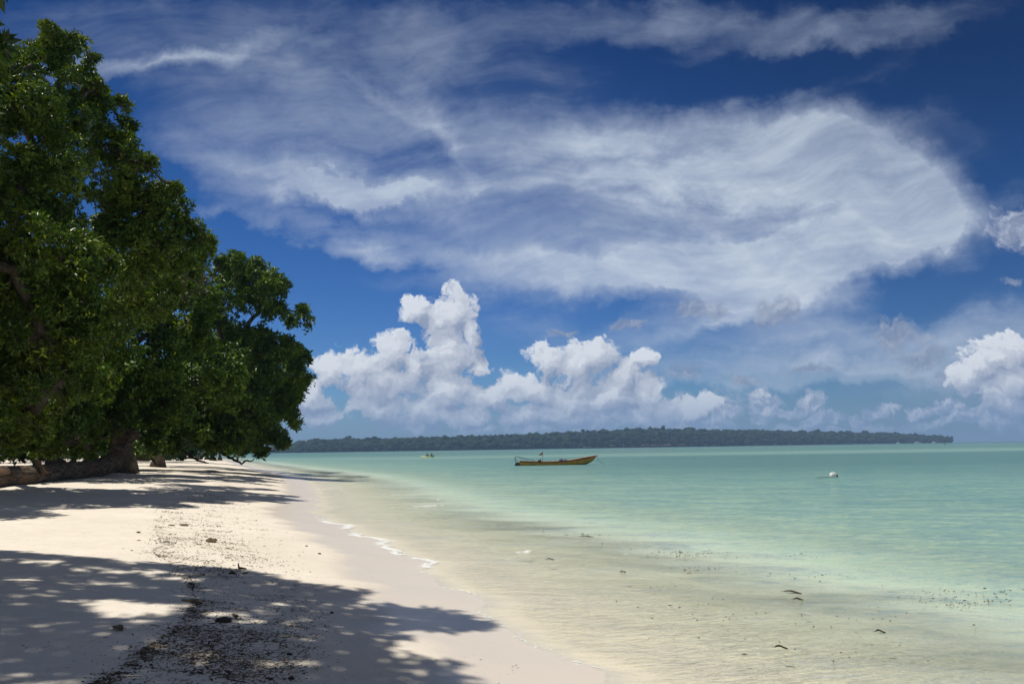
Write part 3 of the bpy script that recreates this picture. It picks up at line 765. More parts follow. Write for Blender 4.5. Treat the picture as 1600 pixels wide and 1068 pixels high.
# more trees behind, along the beach
back = [((-38, 62), [(60, 600, 62, 4.0), (120, 640, 62, 3.2), (0, 560, 60, 4.5), (180, 620, 66, 3.6), (30, 660, 60, 2.6), (-40, 640, 58, 3.5), (-60, 520, 58, 5), (-20, 700, 60, 1.7), (25, 704, 62, 1.6), (70, 703, 64, 1.5)], 'dark tree standing furthest left behind the lying trunk'),
        ((-52, 92), [(180, 660, 92, 3.6), (230, 640, 92, 4.2), (140, 640, 90, 4.6), (205, 682, 90, 2.0), (90, 650, 88, 4.4), (60, 676, 88, 2.6), (150, 678, 88, 2.4), (10, 640, 84, 5), (120, 700, 78, 1.9), (170, 702, 80, 1.8), (215, 700, 82, 1.7)], 'shaded tree seen under the middle of the canopy'),
        ((-52, 105), [(250, 680, 104, 2.8), (290, 690, 106, 2.2), (300, 660, 106, 3.6), (260, 650, 104, 3.8), (335, 680, 108, 2.8), (350, 660, 108, 3.0)], 'shaded tree beyond the round tree, its foliage just above the sand')]
for i, ((x, y), bl, lab) in enumerate(back):
    make_tree('beach_tree', lab, gnd(x, y), (x, y, float(ground_z(x, y)) + 3.0), pb(bl, 1.5, 20 + i), m_leafC, 30 + i, L=0.5, per=3.0, nl=6, sub=8, trunk_r=0.4, group=None, r_tip=0.05)
# slim far trees whose stems show under the canopy
far = [(312, 158, 'first slim stem from the left among the far trees under the canopy'), (324, 166, 'second slim stem from the left among the far trees under the canopy'),
       (333, 150, 'third slim stem from the left among the far trees under the canopy'), (344, 172, 'right-hand slim stem among the far trees under the canopy')]
for i, (px, y, lab) in enumerate(far):
    b = at(px, 711, y); g = gnd(b.x, y)
    make_tree('far_beach_tree', lab, g, (g[0], g[1], g[2] + 2.2), [((g[0] - 1, y, g[2] + 4.2), 2.0), ((g[0] + 1.2, y + 1, g[2] + 3.4), 1.6), ((g[0] + .2, y, g[2] + 5.8), 1.8)], m_leafC, 50 + i, L=0.6, per=2.2, nl=6, sub=6, trunk_r=0.30, group='slim far trees beside the water')
# forest floor belt further along the shore: trees one cannot tell apart
rng = np.random.default_rng(77)
fb = []
for k in range(150):
    y = rng.uniform(100, 420); x = float(shore_x(y)) - rng.uniform(10, 26 + y * 0.12)
    fb.append(((x, y, rng.uniform(2.5, 8)), rng.uniform(2.5, 4.5)))
for k in range(60):
    y = rng.uniform(30, 100); x = float(shore_x(y)) - rng.uniform(34, 60)
    fb.append(((x, y, rng.uniform(2.0, 9)), rng.uniform(2.5, 4.5)))
P, N = crown_points([(Vector(c), r) for c, r in fb], rng, 0.9, 6)
V_, F_, r_ = rosettes(P, N, 1.0, 6, rng, 0.6)
tag(mesh_obj('shore_forest', V_, F_, m_leafC, attrs={'rnd': r_}), 'dark forest continuing along the shore behind the trees', 'forest', kind='stuff')

# ---- the tree over the photographer: its shade falls on the near sand
POLY = [(-900, 838), (-50, 836), (60, 842), (130, 850), (170, 862), (240, 852), (295, 868), (285, 882), (400, 879), (385, 893), (430, 905), (520, 916), (568, 922), (545, 936), (600, 945), (660, 952), (690, 952), (765, 976), (700, 985), (640, 984), (640, 996), (590, 1004),
        (600, 1020), (700, 1034), (712, 1066), (690, 1130), (700, 1500), (-900, 1500)]
HOLES = [(65, 878, 45, 5), (150, 890, 60, 4), (225, 892, 45, 5), (200, 875, 40, 4), (85, 928, 35, 4), (30, 905, 26, 4), (205, 950, 85, 12), (150, 936, 40, 5), (230, 972, 60, 6), (40, 961, 32, 4), (78, 1014, 40, 5), (200, 999, 20, 3), (62, 1034, 18, 3), (347, 958, 34, 5),
         (298, 938, 20, 5), (570, 946, 34, 6), (610, 962, 22, 4), (468, 995, 34, 4), (615, 1012, 36, 6), (655, 1046, 34, 5), (480, 957, 22, 3), (270, 905, 50, 4), (20, 930, 30, 3), (440, 968, 20, 3), (120, 912, 30, 3), (645, 1016, 60, 5), (185, 912, 40, 3), (260, 930, 30, 3)]
def inpoly(x, y):
    c = False; n = len(POLY); j = n - 1
    for i in range(n):
        xi, yi = POLY[i]; xj, yj = POLY[j]
        if (yi > y) != (yj > y) and x < (xj - xi) * (y - yi) / (yj - yi) + xi: c = not c
        j = i
    return c
CRi = CR.inverted()
def to_px(p):
    d = CRi @ (Vector(p) - Vector((0, 0, CAM_Z)))
    if d.z > -1e-3: return (1e6, 1e6)
    return (800 + FPX * d.x / -d.z, 534 - FPX * d.y / -d.z)
rng = np.random.default_rng(42)
PP, NN, nodesN = [], [], []
ct = 1 / math.tan(R(SUN_EL)); step = 0.125
for gx in np.arange(-13, 1.5, step):
    for gy in np.arange(0.5, 11.0, step):
        x, y = gx + rng.uniform(-.06, .06), gy + rng.uniform(-.06, .06)
        z = float(ground_z(x, y)); px, py = to_px((x, y, z))
        if px < -880 and px > -5000: px = -880
        if py > 1490: py = 1490; px = min(px, 690)
        if not inpoly(px, py): continue
        if any(((px - a) / c) ** 2 + ((py - b) / d) ** 2 < 1 for a, b, c, d in HOLES): continue
        if mnoise.noise(Vector((x * 1.3, y * 2.6, 5))) < -0.40: continue
        H = 12.0 + 1.3 * mnoise.noise(Vector((x * 0.35, y * 0.35, 9))) + rng.normal(0, 0.18)
        q = Vector((x, y, z)) + sun_dir * ((H - z) / sun_dir.z)
        qx, qy = to_px(q)
        if qx > -25 and qy > -25 and qx < 1700 and qy < 1100: continue       # it would hang into view, the real bough does not
        PP.append(tuple(q)); NN.append((rng.normal(0, .25), rng.normal(0, .25), 1.0))
PP = np.array(PP); NN = np.array(NN)
# nodes for boughs under the sprays
cells = {}
for p in PP: cells.setdefault((round(p[0] / 1.15), round(p[1] / 1.15)), []).append(p)
nodeN = [(Vector(np.mean(v, 0)) + Vector((0, 0, -0.12)), 0.35) for v in cells.values() if len(v) > 6]
dangle = [(at(-8, -14, 9.0), .10), (at(-14, 66, 9.0), .12), (at(-40, 20, 9.0), .2), (at(-60, -20, 9.2), .3)]
make_tree('beach_tree', 'tree beside the camera, only dark leaf tips of it in the top left corner', gnd(-12.5, 3.0), (-11.8, 4.0, 7.0), nodeN + dangle, m_leafC, 91, L=0.23, per=14, nl=8, sub=3, trunk_r=0.42, r_tip=0.03, extra=(PP, NN))

# a bare bough sweeping down from the round tree to the sand
def bough(name, label, pxs, rad, y, mat=m_bark, cat='branch', seed=1):
    rng = np.random.default_rng(seed)
    pts = [at(px, py, y + dy) for (px, py, dy) in pxs]
    fine = []
    for i in range(len(pts) - 1):
        for k in range(3): fine.append(pts[i].lerp(pts[i + 1], k / 3) + Vector(rng.normal(0, 0.03, 3)))
    fine.append(pts[-1]); n = len(fine)
    Vs, Fs = [], []
    tube(Vs, Fs, fine, [rad * (1 - 0.75 * k / (n - 1)) for k in range(n)], 8, wob=0.3, seed=seed)
    o = np.array(tuple(fine[0]))
    ob = mesh_obj(name, np.array(Vs) - o, Fs, mat, smooth=True); ob.location = fine[0]
    return tag(ob, label, cat)
bough('bare_branch', 'bare dark branch curving down to the water and up again under the round tree', [(340, 700, 0), (354, 712, 0), (366, 718, 0), (378, 723.5, 0), (384, 719, 0), (392, 720, 0), (398, 716, 0)], 0.13, 56, seed=4)
bough('bare_branch', 'bare branch slanting down to the sand at the left of the round tree', [(285, 704, 0), (300, 714, 0), (315, 720, 0), (326, 723, 0)], 0.14, 56, seed=5)
bough('bare_branch', 'dark arched branch on the shaded sand just right of the upturned trunk', [(206, 716, 0), (226, 716, 0), (240, 719, 0), (246, 727, 0)], 0.17, 50, seed=6)

# the brown tangle of dead twigs in the canopy
rng = np.random.default_rng(8); Vs, Fs = [], []
c0 = at(288, 446, 41)
core = [Vector((-1.1, 0, -.5)), Vector((-.4, .1, -.1)), Vector((.3, 0, .2)), Vector((1.0, -.1, .5))]
tube(Vs, Fs, core, [.05, .045, .035, .02], 6)
for k in range(240):
    t = rng.random() * 2.999; a = core[int(t)].lerp(core[int(t) + 1], t % 1); d = Vector(rng.normal(0, 1, 3)); d.normalize()
    e = a + d * rng.uniform(.5, 1.5)
    tube(Vs, Fs, bend(a, e, 4, 0.14, rng), [0.02, 0.017, 0.013, 0.009, 0.005], 3, cap=False)
tw = mesh_obj('dead_twigs', np.array(Vs), Fs, m_twig); tw.location = c0
tag(tw, 'brown tangle of dead leafless twigs high between the middle and the round tree', 'twigs')

# ---- the great trunk lying on the sand, its end turned up
def lying_trunk():
    root = empty('fallen_tree', gnd(-21.5, 40))
    pts, rad = [], []
    way = [(-90, 742, 24, .40), (0, 738, 27, .40), (50, 736, 30, .42), (100, 734, 34, .45), (135, 732, 37, .48), (160, 729, 39, .46), (176, 722, 40, .46), (187, 707, 40.3, .38), (195, 693, 40.5, .33), (202, 682, 40.6, .30), (207, 672, 40.6, .25)]
    P_ = [at(a, b, c) for a, b, c, r in way]
    for i in range(len(P_) - 1):
        for k in range(5):
            t = k / 5; pts.append(P_[i].lerp(P_[i + 1], t)); rad.append(way[i][3] * (1 - t) + way[i + 1][3] * t)
    pts.append(P_[-1]); rad.append(way[-1][3])
    for _ in range(2): pts = [pts[0]] + [(pts[i - 1] + pts[i] * 2 + pts[i + 1]) / 4 for i in range(1, len(pts) - 1)] + [pts[-1]]
    for i, p in enumerate(pts):
        if i < 24: p.z = float(ground_z(p.x, p.y)) + rad[i] * 0.70
    Vs, Fs = [], []; tube(Vs, Fs, pts, rad, 26, wob=0.0)
    o = np.array(tuple(root.location)); V_ = np.array(Vs)
    ctr = np.repeat(np.array([tuple(p) for p in pts]), 26, axis=0)
    d = V_ - ctr
    for i in range(len(V_)):
        ring = i // 26; p = Vector(V_[i]); end = max(0, (ring - 24) / 26)
        n = mnoise.noise(p * 1.1) * 0.16 + mnoise.noise(Vector((p.x * 3, p.y * 3, p.z * 1.0))) * (0.08 + 0.16 * end) + abs(mnoise.noise(p * 3.2)) * 0.12 * end
        V_[i] = ctr[i] + d[i] * (1 + n)
    top = range(len(V_) - 26, len(V_))
    for j, i in enumerate(top): V_[i, 2] += 0.16 * mnoise.noise(Vector((j * 0.9, 3, 1))) + 0.05
    ar = np.arange(len(V_))
    mesh_obj('trunk', V_ - o, Fs, m_drift, root, smooth=True, attrs={'along': (ar // 26) * 0.45, 'around': np.abs((ar % 26) / 26 * 2 - 1) * 3.0})
    # knots and broken stubs
    rng = np.random.default_rng(2)
    for (a, b, y, L, r, dr) in ((182, 698, 40.0, .35, .17, (-.85, -.4, .35)), (210, 681, 40.2, .40, .20, (1, -.3, .25)), (62, 728, 29.5, .35, .10, (-.2, -.5, 1))):
        Vs, Fs = [], []; s = at(a, b, y); dv = Vector(dr).normalized()
        tube(Vs, Fs, [s - dv * .35, s - dv * .1, s + dv * L * .3, s + dv * L * .65, s + dv * L], [r * 1.5, r * 1.25, r, r * .85, r * .55], 10, wob=0.6, seed=int(a))
        mesh_obj('broken_stub', np.array(Vs) - o, Fs, m_drift, root, smooth=True, attrs={'along': np.arange(len(Vs)) // 10 * 0.3, 'around': np.abs((np.arange(len(Vs)) % 10) / 10 * 2 - 1) * 1.6})
    tag(root, 'huge trunk lying on the sand with its weathered brown end turned upward', 'fallen tree')
lying_trunk()
# ------------------------------------------------------------------ things on and by the water
def loft(Vs, Fs, secs, closed=False, cap=True):
    """join equal-length cross-sections"""
    b = len(Vs); n = len(secs[0])
    for s in secs: Vs += [tuple(p) for p in s]
    for i in range(len(secs) - 1):
        for k in range(n if closed else n - 1):
            a = b + i * n + k; c = b + i * n + (k + 1) % n
            Fs.append((a, c, c + n, a + n))
    if cap and closed:
        Fs.append(tuple(b + k for k in reversed(range(n)))); Fs.append(tuple(b + (len(secs) - 1) * n + k for k in range(n)))

def box(Vs, Fs, c, s, rz=0.0, bev=0.12, taper=1.0):
    """a box with chamfered edges: centre c, size s"""
    ca, sa = math.cos(rz), math.sin(rz); b = min(s) * bev
    hx, hy, hz = s[0] / 2, s[1] / 2, s[2] / 2
    secs = []
    for z, k, inset in ((-hz, 1.0, b), (-hz + b, 1.0, 0), (hz - b, taper, 0), (hz, taper, b)):
        x, y = hx * k - inset, hy * k - inset; q = b if not inset else b * 0.6
        ring = [(x - q, -y), (x, -y + q), (x, y - q), (x - q, y), (-x + q, y), (-x, y - q), (-x, -y + q), (-x + q, -y)]
        secs.append([(c[0] + p[0] * ca - p[1] * sa, c[1] + p[0] * sa + p[1] * ca, c[2] + z) for p in ring])
    loft(Vs, Fs, secs, closed=True)

def part(name, Vs, Fs, mat, root, smooth=False, label=None):
    o = mesh_obj(name, np.array(Vs), Fs, mat, root, smooth=smooth)
    if label: o['label'] = label
    return o

# ---- person: one continuous skinned body
m_skin = plain('brown_skin', (0.22, 0.12, 0.075), 0.6, 0.3, 0.1, 8)
m_hair = plain('black_hair', (0.015, 0.012, 0.01), 0.6, 0.3, 0.1, 8)
def person(loc, rz, label, cloth_col, seated=False, arms='down', group=None):
    root = empty('person', loc, rz)
    if seated:
        J = dict(pel=(0, 0, .10), chest=(0, .02, .50), neck=(0, .03, .60), head=(0, .05, .70), crown=(0, .04, .82))
        J.update(hl=(-.10, 0, .10), kl=(-.14, .42, .26), al=(-.14, .80, .06), fl=(-.14, .92, .08), hr=(.10, 0, .10), kr=(.14, .42, .26), ar=(.14, .80, .06), fr=(.14, .92, .08))
        J.update(sl=(-.19, .02, .53), el=(-.30, .18, .34), wl=(-.22, .42, .34), sr=(.19, .02, .53), er=(.30, .18, .34), wr=(.22, .42, .34))
    else:
        J = dict(pel=(0, 0, .92), chest=(0, 0, 1.30), neck=(0, 0, 1.46), head=(0, .02, 1.56), crown=(0, .01, 1.69))
        J.update(hl=(-.10, 0, .90), kl=(-.12, .06, .48), al=(-.12, 0, .08), fl=(-.13, .16, .03), hr=(.10, 0, .90), kr=(.12, -.04, .48), ar=(.12, -.10, .08), fr=(.13, .06, .03))
        J.update(sl=(-.20, 0, 1.38), el=(-.28, .02, 1.10), wl=(-.26, .12, .86), sr=(.20, 0, 1.38), er=(.28, .02, 1.10), wr=(.26, .12, .86))
    rad = dict(pel=.13, chest=.15, neck=.055, head=.085, crown=.075, hl=.10, kl=.065, al=.04, fl=.035, hr=.10, kr=.065, ar=.04, fr=.035, sl=.065, el=.045, wl=.03, sr=.065, er=.045, wr=.03)
    E_ = [('pel', 'chest'), ('chest', 'neck'), ('neck', 'head'), ('head', 'crown'), ('pel', 'hl'), ('hl', 'kl'), ('kl', 'al'), ('al', 'fl'), ('pel', 'hr'), ('hr', 'kr'), ('kr', 'ar'), ('ar', 'fr'),
          ('chest', 'sl'), ('sl', 'el'), ('el', 'wl'), ('chest', 'sr'), ('sr', 'er'), ('er', 'wr')]
    ks = list(J); V_ = [Vector(J[k]) for k in ks]; rr = [rad[k] for k in ks]; ed = [(ks.index(a), ks.index(b)) for a, b in E_]
    for side in ('wl', 'wr'):                       # five fingers on each hand
        w = J[side]; i0 = ks.index(side); d = (Vector(w) - Vector(J['e' + side[1]])).normalized(); u = d.orthogonal().normalized()
        V_.append(Vector(w) + d * .06); rr.append(.03); palm = len(V_) - 1; ed.append((i0, palm))
        for f in range(5):
            o = (f - 2) * .018
            V_.append(V_[palm] + d * (.05 if f else .01) + u * o * (1.0 if f else 2.0)); rr.append(.009); ed.append((palm, len(V_) - 1))
            V_.append(V_[-1] + d * (.03 + .008 * (f % 3)) + Vector((0, 0, -.01))); rr.append(.008); ed.append((len(V_) - 2, len(V_) - 1))
    me = bpy.data.meshes.new('body'); me.from_pydata([tuple(v) for v in V_], ed, [])
    o = bpy.data.objects.new('body', me); COL.objects.link(o)
    md = o.modifiers.new('skin', 'SKIN'); sub = o.modifiers.new('sub', 'SUBSURF'); sub.levels = 1; sub.render_levels = 1
    bm = bmesh.new(); bm.from_mesh(me); bm.verts.ensure_lookup_table(); lay = bm.verts.layers.skin.verify()
    for v, r in zip(bm.verts, rr): v[lay].radius = (r, r * (0.75 if r > .12 else 1)); v[lay].use_root = (v.index == 0)
    bm.to_mesh(me); bm.free()
    dg = bpy.context.evaluated_depsgraph_get(); dg.update(); ev = bpy.data.meshes.new_from_object(o.evaluated_get(dg))
    bpy.data.objects.remove(o)
    ev.materials.clear(); ev.materials.append(m_skin); ev.polygons.foreach_set('use_smooth', np.ones(len(ev.polygons), dtype=bool))
    b = bpy.data.objects.new('body', ev); COL.objects.link(b); b.parent = root
    def cap_(name, c, r, sc, mat, zmin=-1, ang=0):
        bm = bmesh.new(); bmesh.ops.create_icosphere(bm, subdivisions=3, radius=r)
        bmesh.ops.delete(bm, geom=[v for v in bm.verts if v.co.z < zmin * r], context='VERTS')
        vs = [(v.co.x * sc[0] + c[0], v.co.y * sc[1] + c[1], v.co.z * sc[2] + c[2]) for v in bm.verts]; fs = [[w.index for w in f.verts] for f in bm.faces]; bm.free()
        return mesh_obj(name, np.array(vs), fs, mat, root, smooth=True)
    h = J['head']; cap_('hair', (h[0], h[1] - .02, h[2] + .06), .105, (.95, 1.05, 1.0), m_hair, -.1)
    mc = plain('cloth_' + str(round(loc[0])), cloth_col, 0.8, 0.2, 0.1, 6)
    c = J['chest']; p = J['pel']; Vs, Fs = [], []
    tube(Vs, Fs, [Vector(p) + Vector((0, 0, .02)), Vector(p).lerp(Vector(c), .5), Vector(c), Vector(c) + Vector((0, 0, .09)), Vector(c) + Vector((0, 0, .13))], [.165, .155, .19, .17, .09], 14, cap=False)
    part('shirt', Vs, Fs, mc, root, True)
    Vs, Fs = [], []
    for s in ('l', 'r'): a = Vector(J['h' + s]); k = Vector(J['k' + s]); tube(Vs, Fs, [a + Vector((0, 0, .08)), a, a.lerp(k, .7)], [.14, .13, .10], 12, cap=False)
    part('shorts', Vs, Fs, m_shorts, root, True)
    return tag(root, label, 'person', group)
m_shorts = plain('dark_shorts', (0.03, 0.04, 0.07), 0.8, 0.2, 0.1, 6)

# ---- the long wooden boat
m_yel = plain('worn_yellow_paint', (0.46, 0.27, 0.035), 0.6, 0.35, 0.22, 3.0, 0.004)
m_red = plain('faded_red_paint', (0.30, 0.075, 0.045), 0.65, 0.3, 0.2, 4.0, 0.004)
m_grn = plain('green_bottom_paint', (0.025, 0.060, 0.040), 0.6, 0.3, 0.2, 3.0, 0.004)
m_plank = plain('grey_planks', (0.20, 0.15, 0.10), 0.8, 0.2, 0.25, 6.0, 0.006)
m_blk = plain('black_engine', (0.022, 0.024, 0.028), 0.45, 0.5, 0.15, 6.0)
m_steel = plain('dull_steel', (0.20, 0.21, 0.22), 0.4, 0.5, 0.1, 6.0)
m_tarp = plain('blue_tarpaulin', (0.035, 0.045, 0.13), 0.6, 0.3, 0.2, 6.0, 0.01)
m_flag = plain('orange_and_dark_cloth', (0.30, 0.09, 0.035), 0.8, 0.1, 0.3, 10.0)
m_white = plain('white_plastic', (0.80, 0.80, 0.76), 0.4, 0.5, 0.06, 8.0)
def boat():
    p0, p1 = at(812, 725, 88), at(932, 716, 88)
    L = (p1 - p0).length * 0.995
    root = empty('wooden_boat', (p0.x, 88, 0.0), R(4))
    #      t    half beam, gunwale z, keel z
    ST = [(0.0, .42, .56, -.10), (.04, .50, .54, -.16), (.12, .60, .50, -.22), (.25, .70, .45, -.25), (.40, .74, .43, -.26), (.55, .72, .47, -.25), (.68, .64, .58, -.22), (.80, .50, .76, -.14), (.88, .36, .88, .02), (.94, .21, .95, .28), (.98, .09, .92, .55), (1.0, .03, .92, .74)]
    def ring(t, b, zg, zk, inn=0.0):
        x = t * L; out_ = []
        b = max(b - inn, .012); zk2 = zk + inn
        for k in range(-6, 7):
            a = k / 6; w = b * math.sin(abs(a) ** 0.8 * math.pi / 2) * (1 if a > 0 else -1); h = zk2 + (zg - zk2) * (1 - math.cos(abs(a) * math.pi / 2)) ** 1.1
            out_.append((x, w, h))
        return out_
    def strip(lo, hi, off_, name, mat, side):
        Vs, Fs = [], []
        secs = []
        for t, b, zg, zk in ST:
            rg = ring(t, b + off_, zg, zk)
            def pos(f):
                f = f * 6; k = min(int(f), 5); fr_ = f - k; i = 6 + side * k; j = 6 + side * (k + 1)
                return tuple(rg[i][m] * (1 - fr_) + rg[j][m] * fr_ for m in range(3))
            secs.append([pos(lo + (hi - lo) * q / 4) for q in range(5)])
        loft(Vs, Fs, secs); return part(name, Vs, Fs, mat, root, True)
    Vs, Fs = [], []; loft(Vs, Fs, [ring(*s) for s in ST]); b0 = len(Vs)
    loft(Vs, Fs, [ring(*s, inn=.05) for s in ST])
    Fs.append(tuple(range(13)))
    n = len(ST)
    for i in range(n - 1):                      # rim of the hull
        for k in (0, 12):
            a = i * 13 + k; Fs.append((a, a + 13, b0 + a + 13, b0 + a))
    part('hull', Vs, Fs, m_yel, root, True)
    for s in (-1, 1): strip(.02, .50, .006, 'bottom_paint', m_grn, s); strip(.86, 1.0, .016, 'gunwale', m_red, s)
    # red bow tip
    Vs, Fs = [], []; tube(Vs, Fs, [(L * .955, 0, .84), (L * .985, 0, .92), (L * 1.01, 0, .98), (L * 1.03, 0, 1.04)], [.17, .11, .07, .04], 10); part('bow_tip', Vs, Fs, m_red, root, True)
    Vs, Fs = [], []; tube(Vs, Fs, [(L * 1.0, -.06, .66), (L * 1.004, -.10, .60), (L * 1.004, -.10, .48)], [.06, .10, .07], 10); part('white_fender', Vs, Fs, m_white, root, True)
    for t in (.18, .34, .50, .74):
        i = np.interp(t, [s[0] for s in ST], [s[1] for s in ST]); z = float(np.interp(t, [s[0] for s in ST], [s[2] for s in ST]))
        Vs, Fs = [], []; box(Vs, Fs, (t * L, 0, z - .10), (.26, 2 * i - .12, .05)); part('thwart', Vs, Fs, m_plank, root)
    Vs, Fs = [], []; box(Vs, Fs, (L * .87, 0, .80), (L * .10, .62, .05), taper=.9); part('foredeck', Vs, Fs, m_plank, root)
    Vs, Fs = [], []; loft(Vs, Fs, [[(L * t, -b, -.02) for b in (-.38, 0, .38)] for t in (.03, .3, .6, .8)]); part('floor_boards', Vs, Fs, m_plank, root)
    # stern: long-shaft engine and its frame
    eng = []; Fe = []; box(eng, Fe, (-.22, -.05, .20), (.62, .42, .38), 0, .2); box(eng, Fe, (-.42, -.05, .04), (.36, .26, .30), 0, .2); e = part('engine', eng, Fe, m_blk, root)
    Vs, Fs = [], []; tube(Vs, Fs, [(-.35, -.05, .2), (-.50, -.05, .55), (-.58, -.05, .95), (-.52, -.05, 1.08), (-.2, -.05, 1.02), (.5, -.05, .86), (1.3, -.02, .66), (1.8, 0, .52)], [.026] * 8, 6); part('tiller', Vs, Fs, m_blk, root, True)
    Vs, Fs = [], []; tube(Vs, Fs, [(-.15, .30, .4), (-.42, .32, .72), (-.50, .32, 1.06), (-.1, .32, .98), (.6, .34, .72), (1.0, .36, .56)], [.024] * 6, 6); part('rail', Vs, Fs, m_steel, root, True)
    Vs, Fs = [], []; tube(Vs, Fs, [(L * 1.0, 0, .86), (L * 1.05, -.05, .35), (L * 1.12, -.1, -.05)], [.018] * 3, 6); part('mooring_rope', Vs, Fs, m_plank, root, True)
    # flag
    xf = L * .30
    Vs, Fs = [], []; tube(Vs, Fs, [(xf, 0, .1), (xf + .02, 0, .9), (xf + .05, 0, 1.62)], [.028, .024, .016], 7); pole = part('flag_pole', Vs, Fs, m_plank, root, True)
    Vs, Fs = [], []; secs = []
    for i in range(7):
        f = i / 6; secs.append([(xf + .05 - .46 * f, .05 * math.sin(f * 5 + j), 1.60 - .13 * j * (1 - f * .9) - .42 * f) for j in range(4)])
    loft(Vs, Fs, secs); fl = part('flag', Vs, Fs, m_flag, root, True); sm = fl.modifiers.new('thick', 'SOLIDIFY'); sm.thickness = .008
    return tag(root, 'long yellow wooden boat with red gunwale and upswept bow, moored in the lagoon', 'boat'), root, L
bt, broot, BL = boat()
def cargo(name, label, x, y, z, parts_, cat):
    bw = broot.matrix_basis @ Vector((x, y, z))
    root = empty(name, bw, broot.rotation_euler[2])
    for nm, spec, mat in parts_:
        Vs, Fs = [], []
        for c, s, bv in spec: box(Vs, Fs, c, s, 0.2, bv, .82)
        part(nm, Vs, Fs, mat, root, True)
    return tag(root, label, cat)
cargo('cargo_bundle', 'larger dark blue bundle lying amidships in the yellow boat', BL * .545, 0, .42, [('sack', [((0, 0, .13), (.5, .7, .34), .45)], m_tarp), ('rope', [((.02, 0, .31), (.12, .66, .05), .3)], m_plank)], 'bundle')
cargo('cargo_bundle', 'smaller dark blue bundle just towards the bow in the yellow boat', BL * .60, 0, .42, [('sack', [((0, 0, .10), (.42, .6, .28), .45)], m_tarp), ('rope', [((0, 0, .24), (.05, .56, .04), .3)], m_plank)], 'bundle')
cargo('fuel_can', 'dark can standing at the foot of the flag pole in the boat', BL * .262, .1, .40, [('can', [((0, 0, .10), (.42, .36, .34), .25)], m_blk), ('cap', [((.08, 0, .29), (.10, .10, .06), .3)], m_red)], 'can')

# ---- white float
def float_can():
    d = ray(1302, 745); t = -CAM_Z / d.z; p = d * t
    root = empty('mooring_float', (p.x, p.y, 0), R(12))
    Vs, Fs = [], []; box(Vs, Fs, (0, 0, .09), (.33, .26, .32), 0, .12, 1.04); part('drum', Vs, Fs, m_white, root, True)
    Vs, Fs = [], []; tube(Vs, Fs, [(.06, 0, .26), (.06, 0, .31)], [.045, .04], 10); part('cap', Vs, Fs, m_white, root, True)
    Vs, Fs = [], []; tube(Vs, Fs, [(-.12, 0, .26), (-.10, 0, .31), (-.02, 0, .31), (0, 0, .26)], [.018] * 4, 7); part('handle', Vs, Fs, m_white, root, True)
    Vs, Fs = [], []; box(Vs, Fs, (.23, -.03, .05), (.14, .16, .20), .3, .45); part('weedy_knot', Vs, Fs, m_grn, root, True)
    Vs, Fs = [], []; tube(Vs, Fs, [(-.16, -.1, .03), (-.5, -.2, .012), (-.9, -.16, .012), (-1.25, -.25, .008)], [.016] * 4, 6); part('rope', Vs, Fs, m_grn, root, True)
    tag(root, 'white plastic drum used as a mooring float, alone on the turquoise water', 'float')
float_can()

# ---- kayak with two people
m_kay = plain('pale_yellow_plastic', (0.62, 0.66, 0.28), 0.4, 0.5, 0.06, 4)
def kayak():
    d = ray(668, 714); t = -CAM_Z / d.z; p = d * t; k = 1.0
    root = empty('kayak', (p.x, p.y, 0), R(3)); Lk = 3.6
    Vs, Fs = [], []; secs = []
    for i in range(15):
        t_ = i / 14 * 2 - 1; w = .42 * max(0.03, 1 - abs(t_) ** 2.4); zt = .28 + .16 * t_ ** 4
        secs.append([(t_ * Lk / 2, w * math.cos(a), (zt if math.sin(a) > 0 else -.10) * abs(math.sin(a)) ** .7 + .0) for a in [2 * math.pi * k_ / 12 for k_ in range(12)]])
    loft(Vs, Fs, secs, closed=True); part('hull', Vs, Fs, m_kay, root, True)
    for x in (-.15, 1.05): Vs, Fs = [], []; box(Vs, Fs, (x - .32, 0, .40), (.10, .44, .30)); part('seat_back', Vs, Fs, m_blk, root)
    tag(root, 'small pale yellow kayak far out to the left of the wooden boat', 'kayak')
    person((p.x - .15, p.y, .24), R(-90), 'person in a dark shirt seated in the rear of the kayak', (0.03, 0.04, 0.035), seated=True)
    person((p.x + 1.05, p.y + .05, .24), R(-90), 'person in dark blue seated at the front of the kayak', (0.02, 0.03, 0.08), seated=True)
    for x, z in ((.25, .62), (1.45, .60)):
        c = Vector((p.x + x, p.y, z)); Vs, Fs = [], []
        tube(Vs, Fs, [(-.45, -.95, -.28), (0, 0, 0), (.45, .95, .28)], [.016] * 3, 6)
        sh = empty('paddle', c); part('shaft', Vs, Fs, m_blk, sh, True)
        for q in (-1, 1): Vs, Fs = [], []; box(Vs, Fs, (.5 * q, 1.05 * q, .31 * q), (.05, .36, .17), R(-25)); part('blade', Vs, Fs, m_kay, sh)
        tag(sh, 'paddle held across the kayak by the ' + ('rear' if x < 1 else 'front') + ' person', 'paddle')
kayak()
# ---- the person wading far along the beach
q = at(371, 719, 170); gz = -0.35
person((q.x, q.y, gz), R(30), 'person wading in the shallows far off, seen under the tree boughs', (0.04, 0.05, 0.09))

